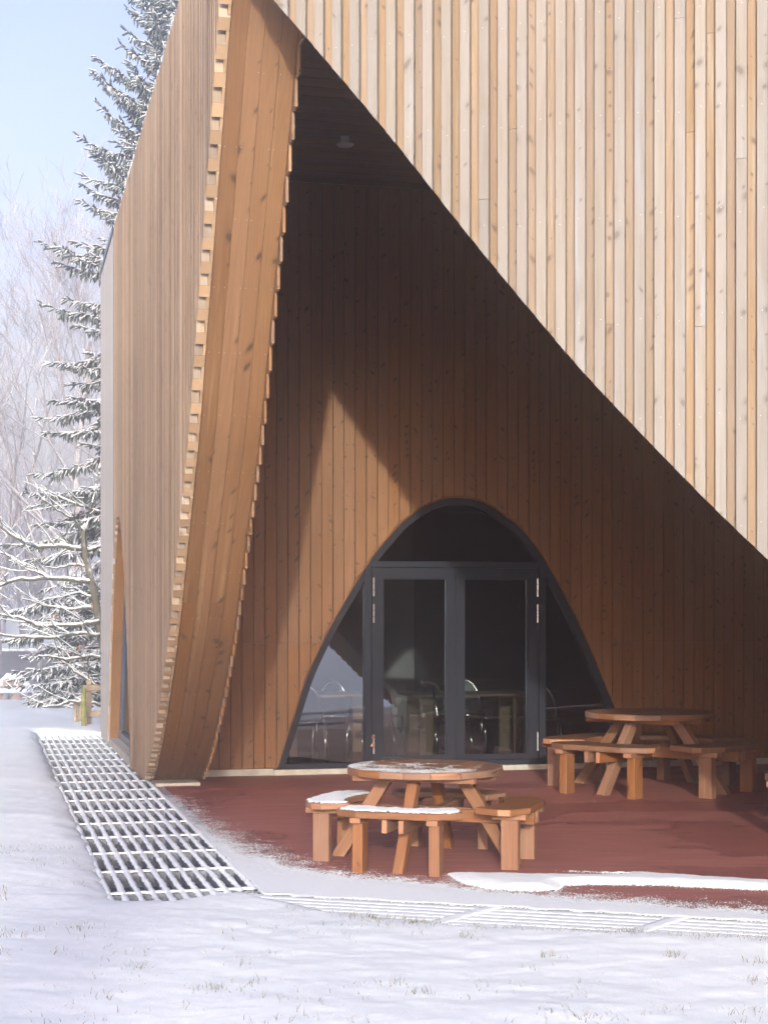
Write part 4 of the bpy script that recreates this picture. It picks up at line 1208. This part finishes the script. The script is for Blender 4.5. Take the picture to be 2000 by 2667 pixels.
for u, v, L_, lb in ((2.35, 2.0, 1.3, 'plywood table with panel legs behind the left panes'), (4.0, 1.75, 1.5, 'plywood table with panel legs behind the right door')):
    t = empty('hall_table', inb(u, v, .035), AB); tag(t, lb, 'table', 'tables inside the hall')
    q = MB(); q.box(-L_ / 2, L_ / 2, -.4, .4, .69, .72, 'x'); q.build('table_top', M['ply'], t, bevel=.005)
    for s in (-1, 1):
        q = MB(); q.box(s * (L_ / 2 - .18) - .08, s * (L_ / 2 - .18) + .08, -.3, -.26, .0, .69, 'z'); q.build('panel_leg', M['ply'], t, bevel=.004)
        q = MB(); q.box(s * (L_ / 2 - .18) - .08, s * (L_ / 2 - .18) + .08, .26, .3, .0, .69, 'z'); q.build('panel_leg', M['ply'], t, bevel=.004)
# two dry leaves caught by the lower left hinge
for (u, z, a, lb) in ((2.452, .375, .4, 'small dry orange leaf caught above another by the lower left hinge'), (2.450, .295, -.5, 'small dry orange leaf, the lower one by the lower left hinge')):
    p = inb(u, -.004, z); q = MB()
    q.face([(.0, 0, -.026), (.014, -.005, -.006), (.011, -.003, .016), (0, 0, .028), (-.012, -.004, .012), (-.013, -.006, -.008)])
    q.face([(.0, .003, -.026), (.014, -.002, -.006), (.011, .0, .016), (0, .003, .028), (-.012, -.001, .012), (-.013, -.003, -.008)][::-1])
    tag(q.build('dry_leaf', M['leaf'], None, p, AB + a), lb, 'leaf', 'dry leaves on the door frame')

# ------------------------------------------------------------------ trees
def spindles(name, P, Dv, L, Rd, mm, parent):
    """many needle-clad shoots: P base, Dv direction, L length, Rd radius"""
    n_ = len(P)
    Dv = Dv / np.linalg.norm(Dv, axis=1)[:, None]
    ref = np.tile(np.array([[.23, .31, .92]]), (n_, 1))
    xa = np.cross(Dv, ref); xa /= np.linalg.norm(xa, axis=1)[:, None]
    ya = np.cross(Dv, xa)
    S = 5
    prof = [(0.0, .45), (.3, 1.0), (.75, .85), (1.0, .12)]
    rings = []
    for t, r in prof:
        for k in range(S):
            a = 2 * math.pi * k / S + t
            rings.append(P + Dv * (L * t)[:, None] + (xa * math.cos(a) + ya * math.sin(a)) * (Rd * r)[:, None])
    V = np.stack(rings, 1)            # n, rings*S, 3
    nv = V.shape[1]
    f = []
    for i in range(len(prof) - 1):
        for k in range(S):
            f.append((i * S + k, i * S + (k + 1) % S, (i + 1) * S + (k + 1) % S, (i + 1) * S + k))
    f = np.array(f)[None] + (np.arange(n_) * nv)[:, None, None]
    me = np_mesh(name, V.reshape(-1, 3), f.reshape(-1, 4), [mm])
    return place(name, me, parent)

def spruce(name, loc, H_, Rb, label, group, seed, z_lo=.5, whorl=.42, dens=1.0, pitch_lo=-12, pitch_hi=48, sz=1.0, hang=0):
    rn = np.random.default_rng(seed)
    t = empty(name, loc); tag(t, label, 'tree', group)
    q = MB(); q.tube([(0, 0, -.6), (0, 0, H_ * .5), (0, 0, H_)], [.02 * H_ * .9, .011 * H_, .02], 10); q.build('trunk', M['bark'], t, smooth=True)
    P, Dv, L, Rd = [], [], [], []
    lim = MB()
    z = z_lo
    while z < H_ - .2:
        f_ = z / H_
        ln0 = Rb * (1 - f_) ** .8 + .12
        nb = int(6 + 3 * (1 - f_))
        ph = rn.uniform(0, 6.28)
        for b_ in range(nb):
            az = ph + b_ * 6.283 / nb + rn.uniform(-.25, .25)
            ln = ln0 * rn.uniform(.72, 1.12)
            pt = R(pitch_lo + (pitch_hi - pitch_lo) * min(1, max(0, (f_ - .2) / .55)) + rn.uniform(-9, 9))
            ca, sa = math.cos(az), math.sin(az)
            nseg = max(4, int(ln / .22))
            prev = np.array([0, 0, z + rn.uniform(-.1, .1)]); pts = [prev]
            for k in range(nseg):
                u = k / nseg
                p_ = pt - R(16) * math.sin(u * 3.1) + R(20) * max(0, u - .55)
                d = np.array([math.cos(p_) * ca, math.cos(p_) * sa, math.sin(p_)])
                prev = prev + d * ln / nseg; pts.append(prev)
            pts = np.array(pts)
            lim.tube([tuple(p) for p in pts], [max(.005, .028 * (1 - k / nseg) * (1 - .6 * f_)) for k in range(nseg + 1)], 4, cap=False)
            m_ = int(ln / .052 * dens)
            for j in range(m_):
                u = .12 + .88 * (j + rn.random()) / m_
                kk = min(nseg - 1, int(u * nseg)); fr_ = u * nseg - kk
                base = pts[kk] * (1 - fr_) + pts[kk + 1] * fr_
                d0 = pts[kk + 1] - pts[kk]; d0 = d0 / np.linalg.norm(d0)
                sd = np.cross(d0, [0, 0, 1]); sd /= np.linalg.norm(sd) + 1e-9
                sgn = 1 if rn.random() < .5 else -1
                sl_ = (.10 + .55 * ln / 3.0 * (1 - u) * rn.uniform(.5, 1.2)) * rn.uniform(.7, 1.1)   # side shoot length
                dd = d0 * rn.uniform(.45, 1.0) + sd * sgn * rn.uniform(.5, 1.1) + np.array([0, 0, rn.uniform(-.75, .10)])
                dd /= np.linalg.norm(dd)
                ns = max(1, int(sl_ / .10))
                b0 = base
                for s_ in range(ns):
                    l_ = rn.uniform(.12, .2) * sz
                    P.append(b0); Dv.append(dd + rn.normal(0, .12, 3)); L.append(l_); Rd.append(rn.uniform(.015, .024) * sz)
                    if s_ > 0:
                        for _ in range(2):
                            P.append(b0); Dv.append(dd * .6 + sd * rn.uniform(-1, 1) + np.array([0, 0, rn.uniform(-.8, .15)])); L.append(rn.uniform(.10, .17) * sz); Rd.append(rn.uniform(.015, .025) * sz)
                    for _ in range(hang if u < .85 else 0):
                        P.append(b0); Dv.append(dd * rn.uniform(.1, .5) + sd * rn.uniform(-.4, .4) + np.array([0, 0, -1.0])); L.append(rn.uniform(.10, .22) * sz); Rd.append(rn.uniform(.014, .022) * sz)
                    b0 = b0 + dd * .095 * sz + np.array([0, 0, -.012 * s_])
        z += whorl * rn.uniform(.75, 1.2) * (1.15 - .35 * f_)
    # leader
    for k in range(10):
        P.append(np.array([0, 0, H_ - .5 + k * .05])); Dv.append(rn.normal(0, .5, 3) + [0, 0, .6]); L.append(.15); Rd.append(.02)
    lb = lim.build('limbs', M['bark'], t, smooth=True)
    cr = spindles('crown', np.array(P), np.array(Dv), np.array(L), np.array(Rd), M['needle'], t)
    return len(P)
GS = 'snow dusted spruces beside the building'
n1 = spruce('spruce_tree', (-4.35, 33.5, -.3), 17.5, 4.1, 'tall snow dusted spruce rising behind the far end of the side wall', GS, 3, dens=1.45, sz=1.15, whorl=.45, hang=1)
n2 = spruce('spruce_tree', (-5.55, 30.5, -.2), 2.6, 1.45, 'low young spruce heavy with snow at the end of the grating', GS, 9, z_lo=.15, whorl=.26, pitch_lo=-2, pitch_hi=30, dens=1.2, sz=1.1)

def bare_tree(name, loc, H_, seed, mm, label=None, group=None, depth=5, r0=.16, spread=.5, first=.22, n_main=7, parent_mb=None, sides=4, twig=.006, kids=(2, 4)):
    rn = random.Random(seed)
    br = MB() if parent_mb is None else parent_mb
    tk = MB() if parent_mb is None else parent_mb
    ox, oy, oz = loc if parent_mb is not None else (0, 0, 0)
    def grow(p, d, ln, r, lev, mbx):
        n_ = 4 if lev < 2 else 3
        pts = [p]; rad = [r]; dirs = []
        cur = p.copy(); dd = d.copy()
        for k in range(n_):
            dd = (dd + Vector((rn.gauss(0, .13), rn.gauss(0, .13), rn.gauss(.05, .08)))).normalized()
            cur = cur + dd * (ln / n_)
            pts.append(cur.copy()); rad.append(max(twig, r * (1 - .62 * (k + 1) / n_))); dirs.append(dd.copy())
        mbx.tube([(a.x + ox, a.y + oy, a.z + oz) for a in pts], rad, sides if lev < 3 else 3, cap=False)
        if lev >= depth: return
        nk = rn.randint(*kids) + (1 if lev < 2 else 0)
        for _ in range(nk):
            u = rn.uniform(.3, 1.0); k = min(n_ - 1, int(u * n_)); fr_ = u * n_ - k
            base = pts[k].lerp(pts[min(k + 1, n_)], min(fr_, 1))
            ax = Vector((rn.gauss(0, 1), rn.gauss(0, 1), rn.gauss(0, .4))).normalized()
            nd_ = (dirs[k] + ax * rn.uniform(.45, .95) + Vector((0, 0, .12))).normalized()
            grow(base, nd_, ln * rn.uniform(.5, .75), max(twig, rad[k] * rn.uniform(.5, .7)), lev + 1, mbx)
    # trunk
    tp_ = [Vector((0, 0, -.5)), Vector((rn.gauss(0, .1), rn.gauss(0, .1), H_ * .25)), Vector((rn.gauss(0, .25), rn.gauss(0, .25), H_ * .5)), Vector((rn.gauss(0, .4), rn.gauss(0, .4), H_ * .78))]
    tk.tube([(a.x + ox, a.y + oy, a.z + oz) for a in tp_], [r0, r0 * .8, r0 * .55, r0 * .25], 8 if parent_mb is None else 5, cap=False)
    for i in range(n_main):
        u = first + (1 - first) * (i + rn.random() * .6) / n_main
        z_ = u * H_ * .78
        k = min(2, max(0, int((z_ - 0) / (H_ * .26))))
        zz = [-.5, H_ * .25, H_ * .5, H_ * .78]
        fr_ = (z_ - zz[k]) / (zz[k + 1] - zz[k])
        base = tp_[k].lerp(tp_[k + 1], min(1, max(0, fr_)))
        az = rn.uniform(0, 6.283)
        d = Vector((math.cos(az) * spread * 1.4, math.sin(az) * spread * 1.4, .85)).normalized()
        grow(base, d, H_ * .42 * (1.1 - .55 * u) * rn.uniform(.8, 1.15), r0 * .5 * (1.05 - .6 * u), 1, br)
    if parent_mb is None:
        t = empty(name, loc); tag(t, label, 'tree', group)
        tk.build('trunk', mm, t, smooth=True); br.build('crown', mm, t, smooth=True)
        return t
GB_ = 'frosted bare trees in the haze'
bare_tree('bare_tree', (-10.6, 58, -2.2), 17.5, 21, M['frosty'], 'frosted bare tree with pale trunk between the spruce and the left edge', GB_, 6, .22, .42, .2, 10, twig=.006)
bare_tree('bare_tree', (-14.2, 60, -2.2), 15.5, 22, M['frosty'], 'frosted bare tree cut by the left edge of the picture', GB_, 6, .2, .45, .15, 9, twig=.006)
bare_tree('bare_tree', (-9.0, 66, -2.3), 19.5, 23, M['frosty'], 'tall frosted bare tree whose twigs show just left of the roof corner', GB_, 6, .2, .40, .2, 9, twig=.007)
bare_tree('bare_tree', (-15.2, 47, -1.5), 9, 24, M['frosty'], 'small frosted bare tree low at the left edge behind the spruce', GB_, 5, .12, .6, .1, 9, twig=.006)
# the wood on the far slope, one mass
fw = MB()
for i in range(110):
    y = random.uniform(84, 150); x = random.uniform(-.36, .02) * y
    bare_tree(None, (x, y, float(terrain(np.array(x), np.array(y))) - .1), random.uniform(9, 15), 300 + i, None, depth=2, r0=.16, n_main=7, parent_mb=fw, sides=3, twig=.02, kids=(3, 5))
tag(fw.build('far_wood', M['farwood'], None, smooth=False), 'hazy bare wood on the far slope', 'wood', kind='stuff')
bw = MB()
for i in range(60):
    x = random.uniform(-80, 80); y = random.uniform(-95, -62)
    bare_tree(None, (x, y, float(terrain(np.array(x), np.array(y))) - .1), random.uniform(7, 11), 700 + i, None, depth=2, r0=.2, n_main=8, parent_mb=bw, sides=3, twig=.03, kids=(3, 5))
bare_tree(None, (-1.9, -33, .0), 14.5, 911, None, depth=4, r0=.16, n_main=9, first=.6, spread=.34, parent_mb=bw, sides=3, twig=.014, kids=(3, 4))
tag(bw.build('bare_wood', M['farwood'], None, smooth=False), 'bare wood mirrored faintly in the door glass', 'wood', kind='stuff')

# the small tree with snow along its boughs at the corner of the building
ft = empty('fruit_tree', (-4.15, 25.6, .0)); tag(ft, 'small bare tree with mossy trunk and snow lined boughs at the building corner', 'tree')
fb = Vector(ft.location)
rn = random.Random(5)
tk = MB(); bo = MB(); sw_ = MB()
def bough(pix, r0, r1, Y0, Y1, mbx, twigs=4, lev=0):
    n_ = len(pix)
    pts = [at(x, y, Y0 + (Y1 - Y0) * i / (n_ - 1)) - fb for i, (x, y) in enumerate(pix)]
    # refine
    fine = []
    for a, b_ in zip(pts[:-1], pts[1:]):
        for k in range(4): fine.append(a.lerp(b_, k / 4) + Vector((0, rn.uniform(-.02, .02), rn.uniform(-.012, .012))))
    fine.append(pts[-1])
    rad = [r0 + (r1 - r0) * i / (len(fine) - 1) for i in range(len(fine))]
    mbx.tube(fine, rad, 6, cap=True)
    if mbx is not tk:
        sw_.tube([p + Vector((0, 0, r * .62 + .002)) for p, r in zip(fine, rad)], [max(.004, r * .66 + .003 + rn.uniform(-.006, .004)) for r in rad], 6)
    if lev < 2:
        for _ in range(twigs):
            k = rn.randint(1, len(fine) - 2)
            d = (fine[k + 1] - fine[k]).normalized()
            d = (d * rn.uniform(.2, .8) + Vector((rn.uniform(-.5, .3), rn.uniform(-.9, .9), rn.uniform(-.35, .9)))).normalized()
            L_ = rn.uniform(.25, .8) * (1 if lev == 0 else .5)
            q0 = fine[k]; tp2 = [q0]; dd = d
            for _k in range(4):
                dd = (dd + Vector((rn.gauss(0, .12), rn.gauss(0, .12), rn.gauss(.05, .1)))).normalized()
                tp2.append(tp2[-1] + dd * L_ / 4)
            rr = [max(.0035, rad[k] * .45 * (1 - .2 * j)) for j in range(5)]
            mbx_t = bo
            mbx_t.tube(tp2, rr, 4, cap=False)
            if abs(dd.z) < .8:
                sw_.tube([p + Vector((0, 0, r * .8 + .003)) for p, r in zip(tp2, rr)], [r * .75 + .004 + rn.uniform(-.002, .002) for r in rr], 4)
            for _k in range(rn.randint(1, 3)):
                j = rn.randint(1, 4)
                d3 = (dd + Vector((rn.gauss(0, .7), rn.gauss(0, .7), rn.gauss(.1, .5)))).normalized()
                e = tp2[j] + d3 * rn.uniform(.08, .3)
                bo.tube([tp2[j], e], [.004, .003], 3, cap=False)
                if abs(d3.z) < .75: sw_.tube([tp2[j] + Vector((0, 0, .006)), e + Vector((0, 0, .004))], [.007, .004], 4)
bough([(330, 1920), (300, 1800), (262, 1650), (245, 1540), (222, 1450), (214, 1370)], .085, .045, 25.6, 25.8, tk, 0, 3)
B_ = [([(214, 1430), (160, 1422), (100, 1424), (70, 1415), (35, 1398), (0, 1372), (-40, 1350)], .040, .016, 25.8, 25.0, 12),
      ([(240, 1518), (180, 1510), (120, 1508), (35, 1510), (0, 1525), (-30, 1530)], .042, .018, 25.7, 24.7, 12),
      ([(130, 1507), (100, 1490), (60, 1470), (20, 1445), (-10, 1438)], .026, .014, 25.1, 25.6, 8),
      ([(255, 1582), (180, 1588), (130, 1580), (60, 1560)], .032, .012, 25.7, 26.4, 9),
      ([(258, 1620), (190, 1630), (95, 1630), (60, 1612), (0, 1600)], .036, .016, 25.6, 25.0, 10),
      ([(216, 1436), (262, 1424), (310, 1405)], .034, .016, 25.8, 26.4, 4),
      ([(290, 1345), (220, 1320), (180, 1308), (140, 1285)], .026, .01, 26.6, 26.0, 8),
      ([(265, 1712), (230, 1708), (170, 1718), (140, 1712), (100, 1708)], .03, .012, 25.6, 24.9, 7),
      ([(262, 1800), (230, 1770), (200, 1755), (175, 1732), (150, 1715)], .024, .01, 25.5, 25.2, 7),
      ([(265, 1838), (225, 1828), (180, 1828), (150, 1838), (110, 1842)], .024, .008, 25.4, 24.8, 6),
      ([(260, 1655), (210, 1650), (180, 1655), (130, 1662), (40, 1660), (0, 1652), (-30, 1645)], .034, .014, 25.6, 24.6, 9),
      ([(228, 1475), (190, 1470), (150, 1480), (110, 1476)], .024, .01, 25.8, 26.6, 7),
      ([(215, 1385), (190, 1350), (150, 1330), (110, 1300)], .024, .008, 25.8, 25.2, 6),
      ([(216, 1400), (235, 1340), (245, 1290), (250, 1260)], .022, .008, 25.8, 26.0, 6),
      ([(250, 1560), (210, 1545), (160, 1550), (110, 1565), (70, 1590)], .024, .008, 25.7, 26.6, 7)]
for pix, r0, r1, Y0, Y1, tw in B_:
    bough(pix, r0, r1, Y0, Y1, bo, tw)
tk.build('trunk', M['moss'], ft, smooth=True)
bo.build('crown', M['moss'], ft, smooth=True)
tag(sw_.build('snow', M['snow'], ft, smooth=True), kind='stuff')
lv = MB()
for x, y in ((195, 1478), (240, 1580), (205, 1690), (145, 1610)):
    p = at(x, y, 25.2) - fb
    lv.face([tuple(p + Vector(v)) for v in ((0, 0, .05), (.015, .01, .02), (.012, -.01, -.03), (0, 0, -.05), (-.011, .012, -.02), (-.013, -.01, .02))])
lv.build('dry_leaves', M['leaf'], ft)

# ------------------------------------------------------------------ fence by the corner
fe = empty('picket_fence', (-4.5, 24.6, 0)); tag(fe, 'weathered wooden fence with a mossy post at the far building corner', 'fence')
fb = Vector(fe.location)
q = MB(); p = at(218, 1903, 24.0) - fb; q.tube([(p.x, p.y, -.15), (p.x, p.y, .35), (p.x + .005, p.y, .62)], [.036, .037, .033], 10); q.build('mossy_post', M['mosspost'], fe, smooth=True)
q = MB(); p = at(232, 1903, 24.4) - fb; q.box(-.035, .035, -.02, .02, -.1, .72, 'z', loc=(p.x, p.y, 0)); q.build('post', M['fence'], fe, bevel=.003)
for z in (.22, .60):
    a = at(215, 1900, 24.3) - fb; b_ = at(330, 1900, 24.6) - fb
    q = MB(); q.beam((a.x, a.y, z), (b_.x, b_.y, z), .025, .09); q.build('rail', M['fence'], fe, bevel=.003)
for i in range(5):
    p = at(195 + i * 7, 1880, 25.4 + i * .05) - fb
    q = MB(); q.box(-.018, .018, -.01, .01, -.1, .36 + random.uniform(-.03, .03), 'z', loc=(p.x, p.y, 0)); q.build('picket', M['fence'], fe, bevel=.002)

# ------------------------------------------------------------------ the far yard below the crest
def zt(x, y): return float(terrain(np.array(float(x)), np.array(float(y))))
sh = empty('log_shed', (-21.5, 92, zt(-21.5, 92))); tag(sh, 'low dark open shed with snowy flat roof and stacked logs at the left edge', 'shed')
q = MB(); q.box(-4.5, 4.0, 0, 2.2, 0, 2.0, 'z'); q.build('wall', M['shed'], sh)
q = MB(); q.box(-4.8, 4.3, -.7, 2.4, 2.0, 2.18, 'x'); q.build('roof', M['shed'], sh)
q = MB(); q.box(-4.75, 4.25, -.68, 2.38, 2.182, 2.36, 'x'); tag(q.build('roof_snow', M['snow'], sh, bevel=.06), kind='stuff')
for x in (-4.4, -.2, 3.9):
    q = MB(); q.box(x - .08, x + .08, -.6, -.44, 0, 2.0, 'z'); q.build('post', M['fence'], sh)
for i in range(9):
    for j in range(5 - (i % 3 == 0)):
        q = MB(); cx, cz = -3.8 + i * .3 + (j % 2) * .15, .15 + j * .26
        q.tube([(cx, -.35, cz), (cx, .0 - .01, cz)], .14, 8); q.build('log', M['log'], sh)
lp = empty('log_pile', (-17.2, 79, zt(-17.2, 79))); tag(lp, 'snow capped heap of split logs in front of the far shed', 'log pile')
for i, (cx, cy_, cz, r) in enumerate([(-1.2, 0, .22, .22), (-.75, .1, .22, .24), (-.28, 0, .22, .22), (.2, .1, .2, .2), (-1.0, 0, .6, .2), (-.5, .05, .62, .22), (-.05, 0, .58, .2), (-.75, 0, .98, .2), (-.3, .05, .96, .19)]):
    q = MB(); q.tube([(cx, cy_ - .5, cz), (cx, cy_ + .5, cz)], r, 9); q.build('log', M['log'], lp)
q = MB()
q.tube([(-1.5, 0, .55), (-1.15, 0, .85), (-.75, 0, 1.2), (-.3, 0, 1.16), (.1, 0, .8), (.4, 0, .45)], [.08, .2, .25, .25, .22, .08], 9)
tag(q.build('snow', M['snow'], lp, smooth=True), kind='stuff')
gt = empty('garden_table', (-16.9, 73.5, zt(-16.9, 73.5))); tag(gt, 'garden table loaded with thick snow at the left edge beyond the lawn', 'table')
q = MB(); q.box(-1.0, 1.15, -.4, .4, .66, .72, 'x'); q.build('table_top', M['benchm'], gt)
for x in (-.8, .15, .95):
    q = MB(); q.box(x - .06, x + .06, -.3, .3, 0, .66, 'z'); q.build('leg', M['benchm'], gt)
q = MB(); q.box(-1.02, 1.17, -.42, .42, .722, .92, 'x'); tag(q.build('snow', M['snow'], gt, bevel=.07), kind='stuff')
bx = empty('planter_box', (-13.9, 68, zt(-13.9, 68))); tag(bx, 'long low brown box topped with snow just above the lawn crest', 'box')
q = MB(); q.box(-.75, .9, -.35, .35, 0, .30, 'x'); q.build('side_boards', M['box'], bx)
q = MB(); q.box(-.78, .93, -.38, .38, .302, .46, 'x'); tag(q.build('snow', M['snow'], bx, bevel=.06), kind='stuff')

# ------------------------------------------------------------------ grass blades and twigs through the snow
V, F = [], []
def blade(x, y, h, lean, az, w=.0022):
    z = ground_z(x, y) - .012
    b_ = len(V); px, py = -math.sin(az) * w, math.cos(az) * w
    wx, wy = (w, 0) if abs(math.sin(az)) < .7 else (w * .7, w * .7)
    V.extend([(x - wx, y - wy, z), (x + wx, y + wy, z), (x + math.cos(az) * lean * .5 + wx * .6, y + math.sin(az) * lean * .5, z + h * .65), (x + math.cos(az) * lean * .5 - wx * .6, y + math.sin(az) * lean * .5, z + h * .65)])
    V.extend([(x + math.cos(az) * lean, y + math.sin(az) * lean, z + h), (x + math.cos(az) * lean + .0003, y + math.sin(az) * lean, z + h)])
    F.append((b_, b_ + 1, b_ + 2, b_ + 3)); F.append((b_ + 3, b_ + 2, b_ + 5, b_ + 4))
rn = random.Random(4)
def lawn_ok(x, y): return float(poly_sd(np.array([float(x)]), np.array([float(y)]), POLY)[0]) > .03
clumps = []
while len(clumps) < 230:
    x, y = rn.uniform(-2.9, 2.4), 6.4 + rn.random() ** 1.2 * 5.2
    if not lawn_ok(x, y): continue
    if float(fbm(np.array([x * 1.1]), np.array([y * 1.1]), 91, 2)[0]) < -.02: continue
    clumps.append((x, y, rn.choice([2, 3, 3, 4, 5, 8])))
for i in range(90):                       # along the grating edge
    t = rn.random(); x = -.2 + t * 2.6; y = 8.98 - .34 * (x + .2) - rn.random() * .28
    if lawn_ok(x, y): clumps.append((x, y, rn.choice([4, 6, 9])))
for gx_, gy_ in ((.05, 7.1), (-1.1, 7.45), (-.72, 7.05), (.78, 7.75), (1.35, 7.7), (1.62, 7.2), (.15, 6.95), (-1.55, 8.4), (.42, 8.2), (1.7, 7.55)):
    clumps.append((gx_, gy_, 16))
for x, y, n_ in clumps:
    sp = .05 if n_ < 10 else .035
    for _ in range(n_):
        h = rn.uniform(.02, .05) if n_ < 10 else rn.uniform(.025, .055)
        blade(x + rn.gauss(0, sp), y + rn.gauss(0, sp), h, rn.uniform(.005, .04), rn.uniform(0, 6.28), rn.uniform(.0012, .0024))
gs = place('grass', np_mesh('grass', np.array(V), np.array(F), [M['blade']], smooth=False))
tag(gs, 'grass blades sticking out of the snow covered lawn', 'grass', kind='stuff')
q = MB(); p = at(18, 2362, 9.3); z = ground_z(p.x, p.y) - .02
for a, b_, c in (((0, 0, 0), (-.01, 0, .05), (-.022, 0, .11)), ((0, 0, .01), (-.03, .01, .03), (-.045, .01, .055)), ((-.01, 0, .05), (-.004, 0, .075), (-.006, .0, .10))):
    q.tube([a, b_, c], [.004, .003, .002], 5)
tag(q.build('twig', M['bark'], None, (p.x, p.y, z)), 'forked dark twig poking out of the snow at the left edge', 'twig')

# ------------------------------------------------------------------ hazy air
hz = MB(); hz.box(-170, 170, -135, 230, -6, 19.5, 'z')
haze = hz.build('haze', [])
m = bpy.data.materials.new('haze_air'); m.use_nodes = True
nt = m.node_tree; nt.nodes.remove(nt.nodes['Principled BSDF'])
pv = nd(nt, 'ShaderNodeVolumePrincipled')
pv.inputs['Color'].default_value = (0.90, 0.93, 1.0, 1); pv.inputs['Density'].default_value = 0.010; pv.inputs['Anisotropy'].default_value = 0.92
lk(nt, pv.outputs[0], nt.nodes['Material Output'].inputs['Volume'])
haze.data.materials.append(m)
tag(haze, 'pale winter haze filling the air over the whole place', 'haze', kind='stuff')
print('SPINDLES', n1, n2, 'OBJ', len(bpy.data.objects))
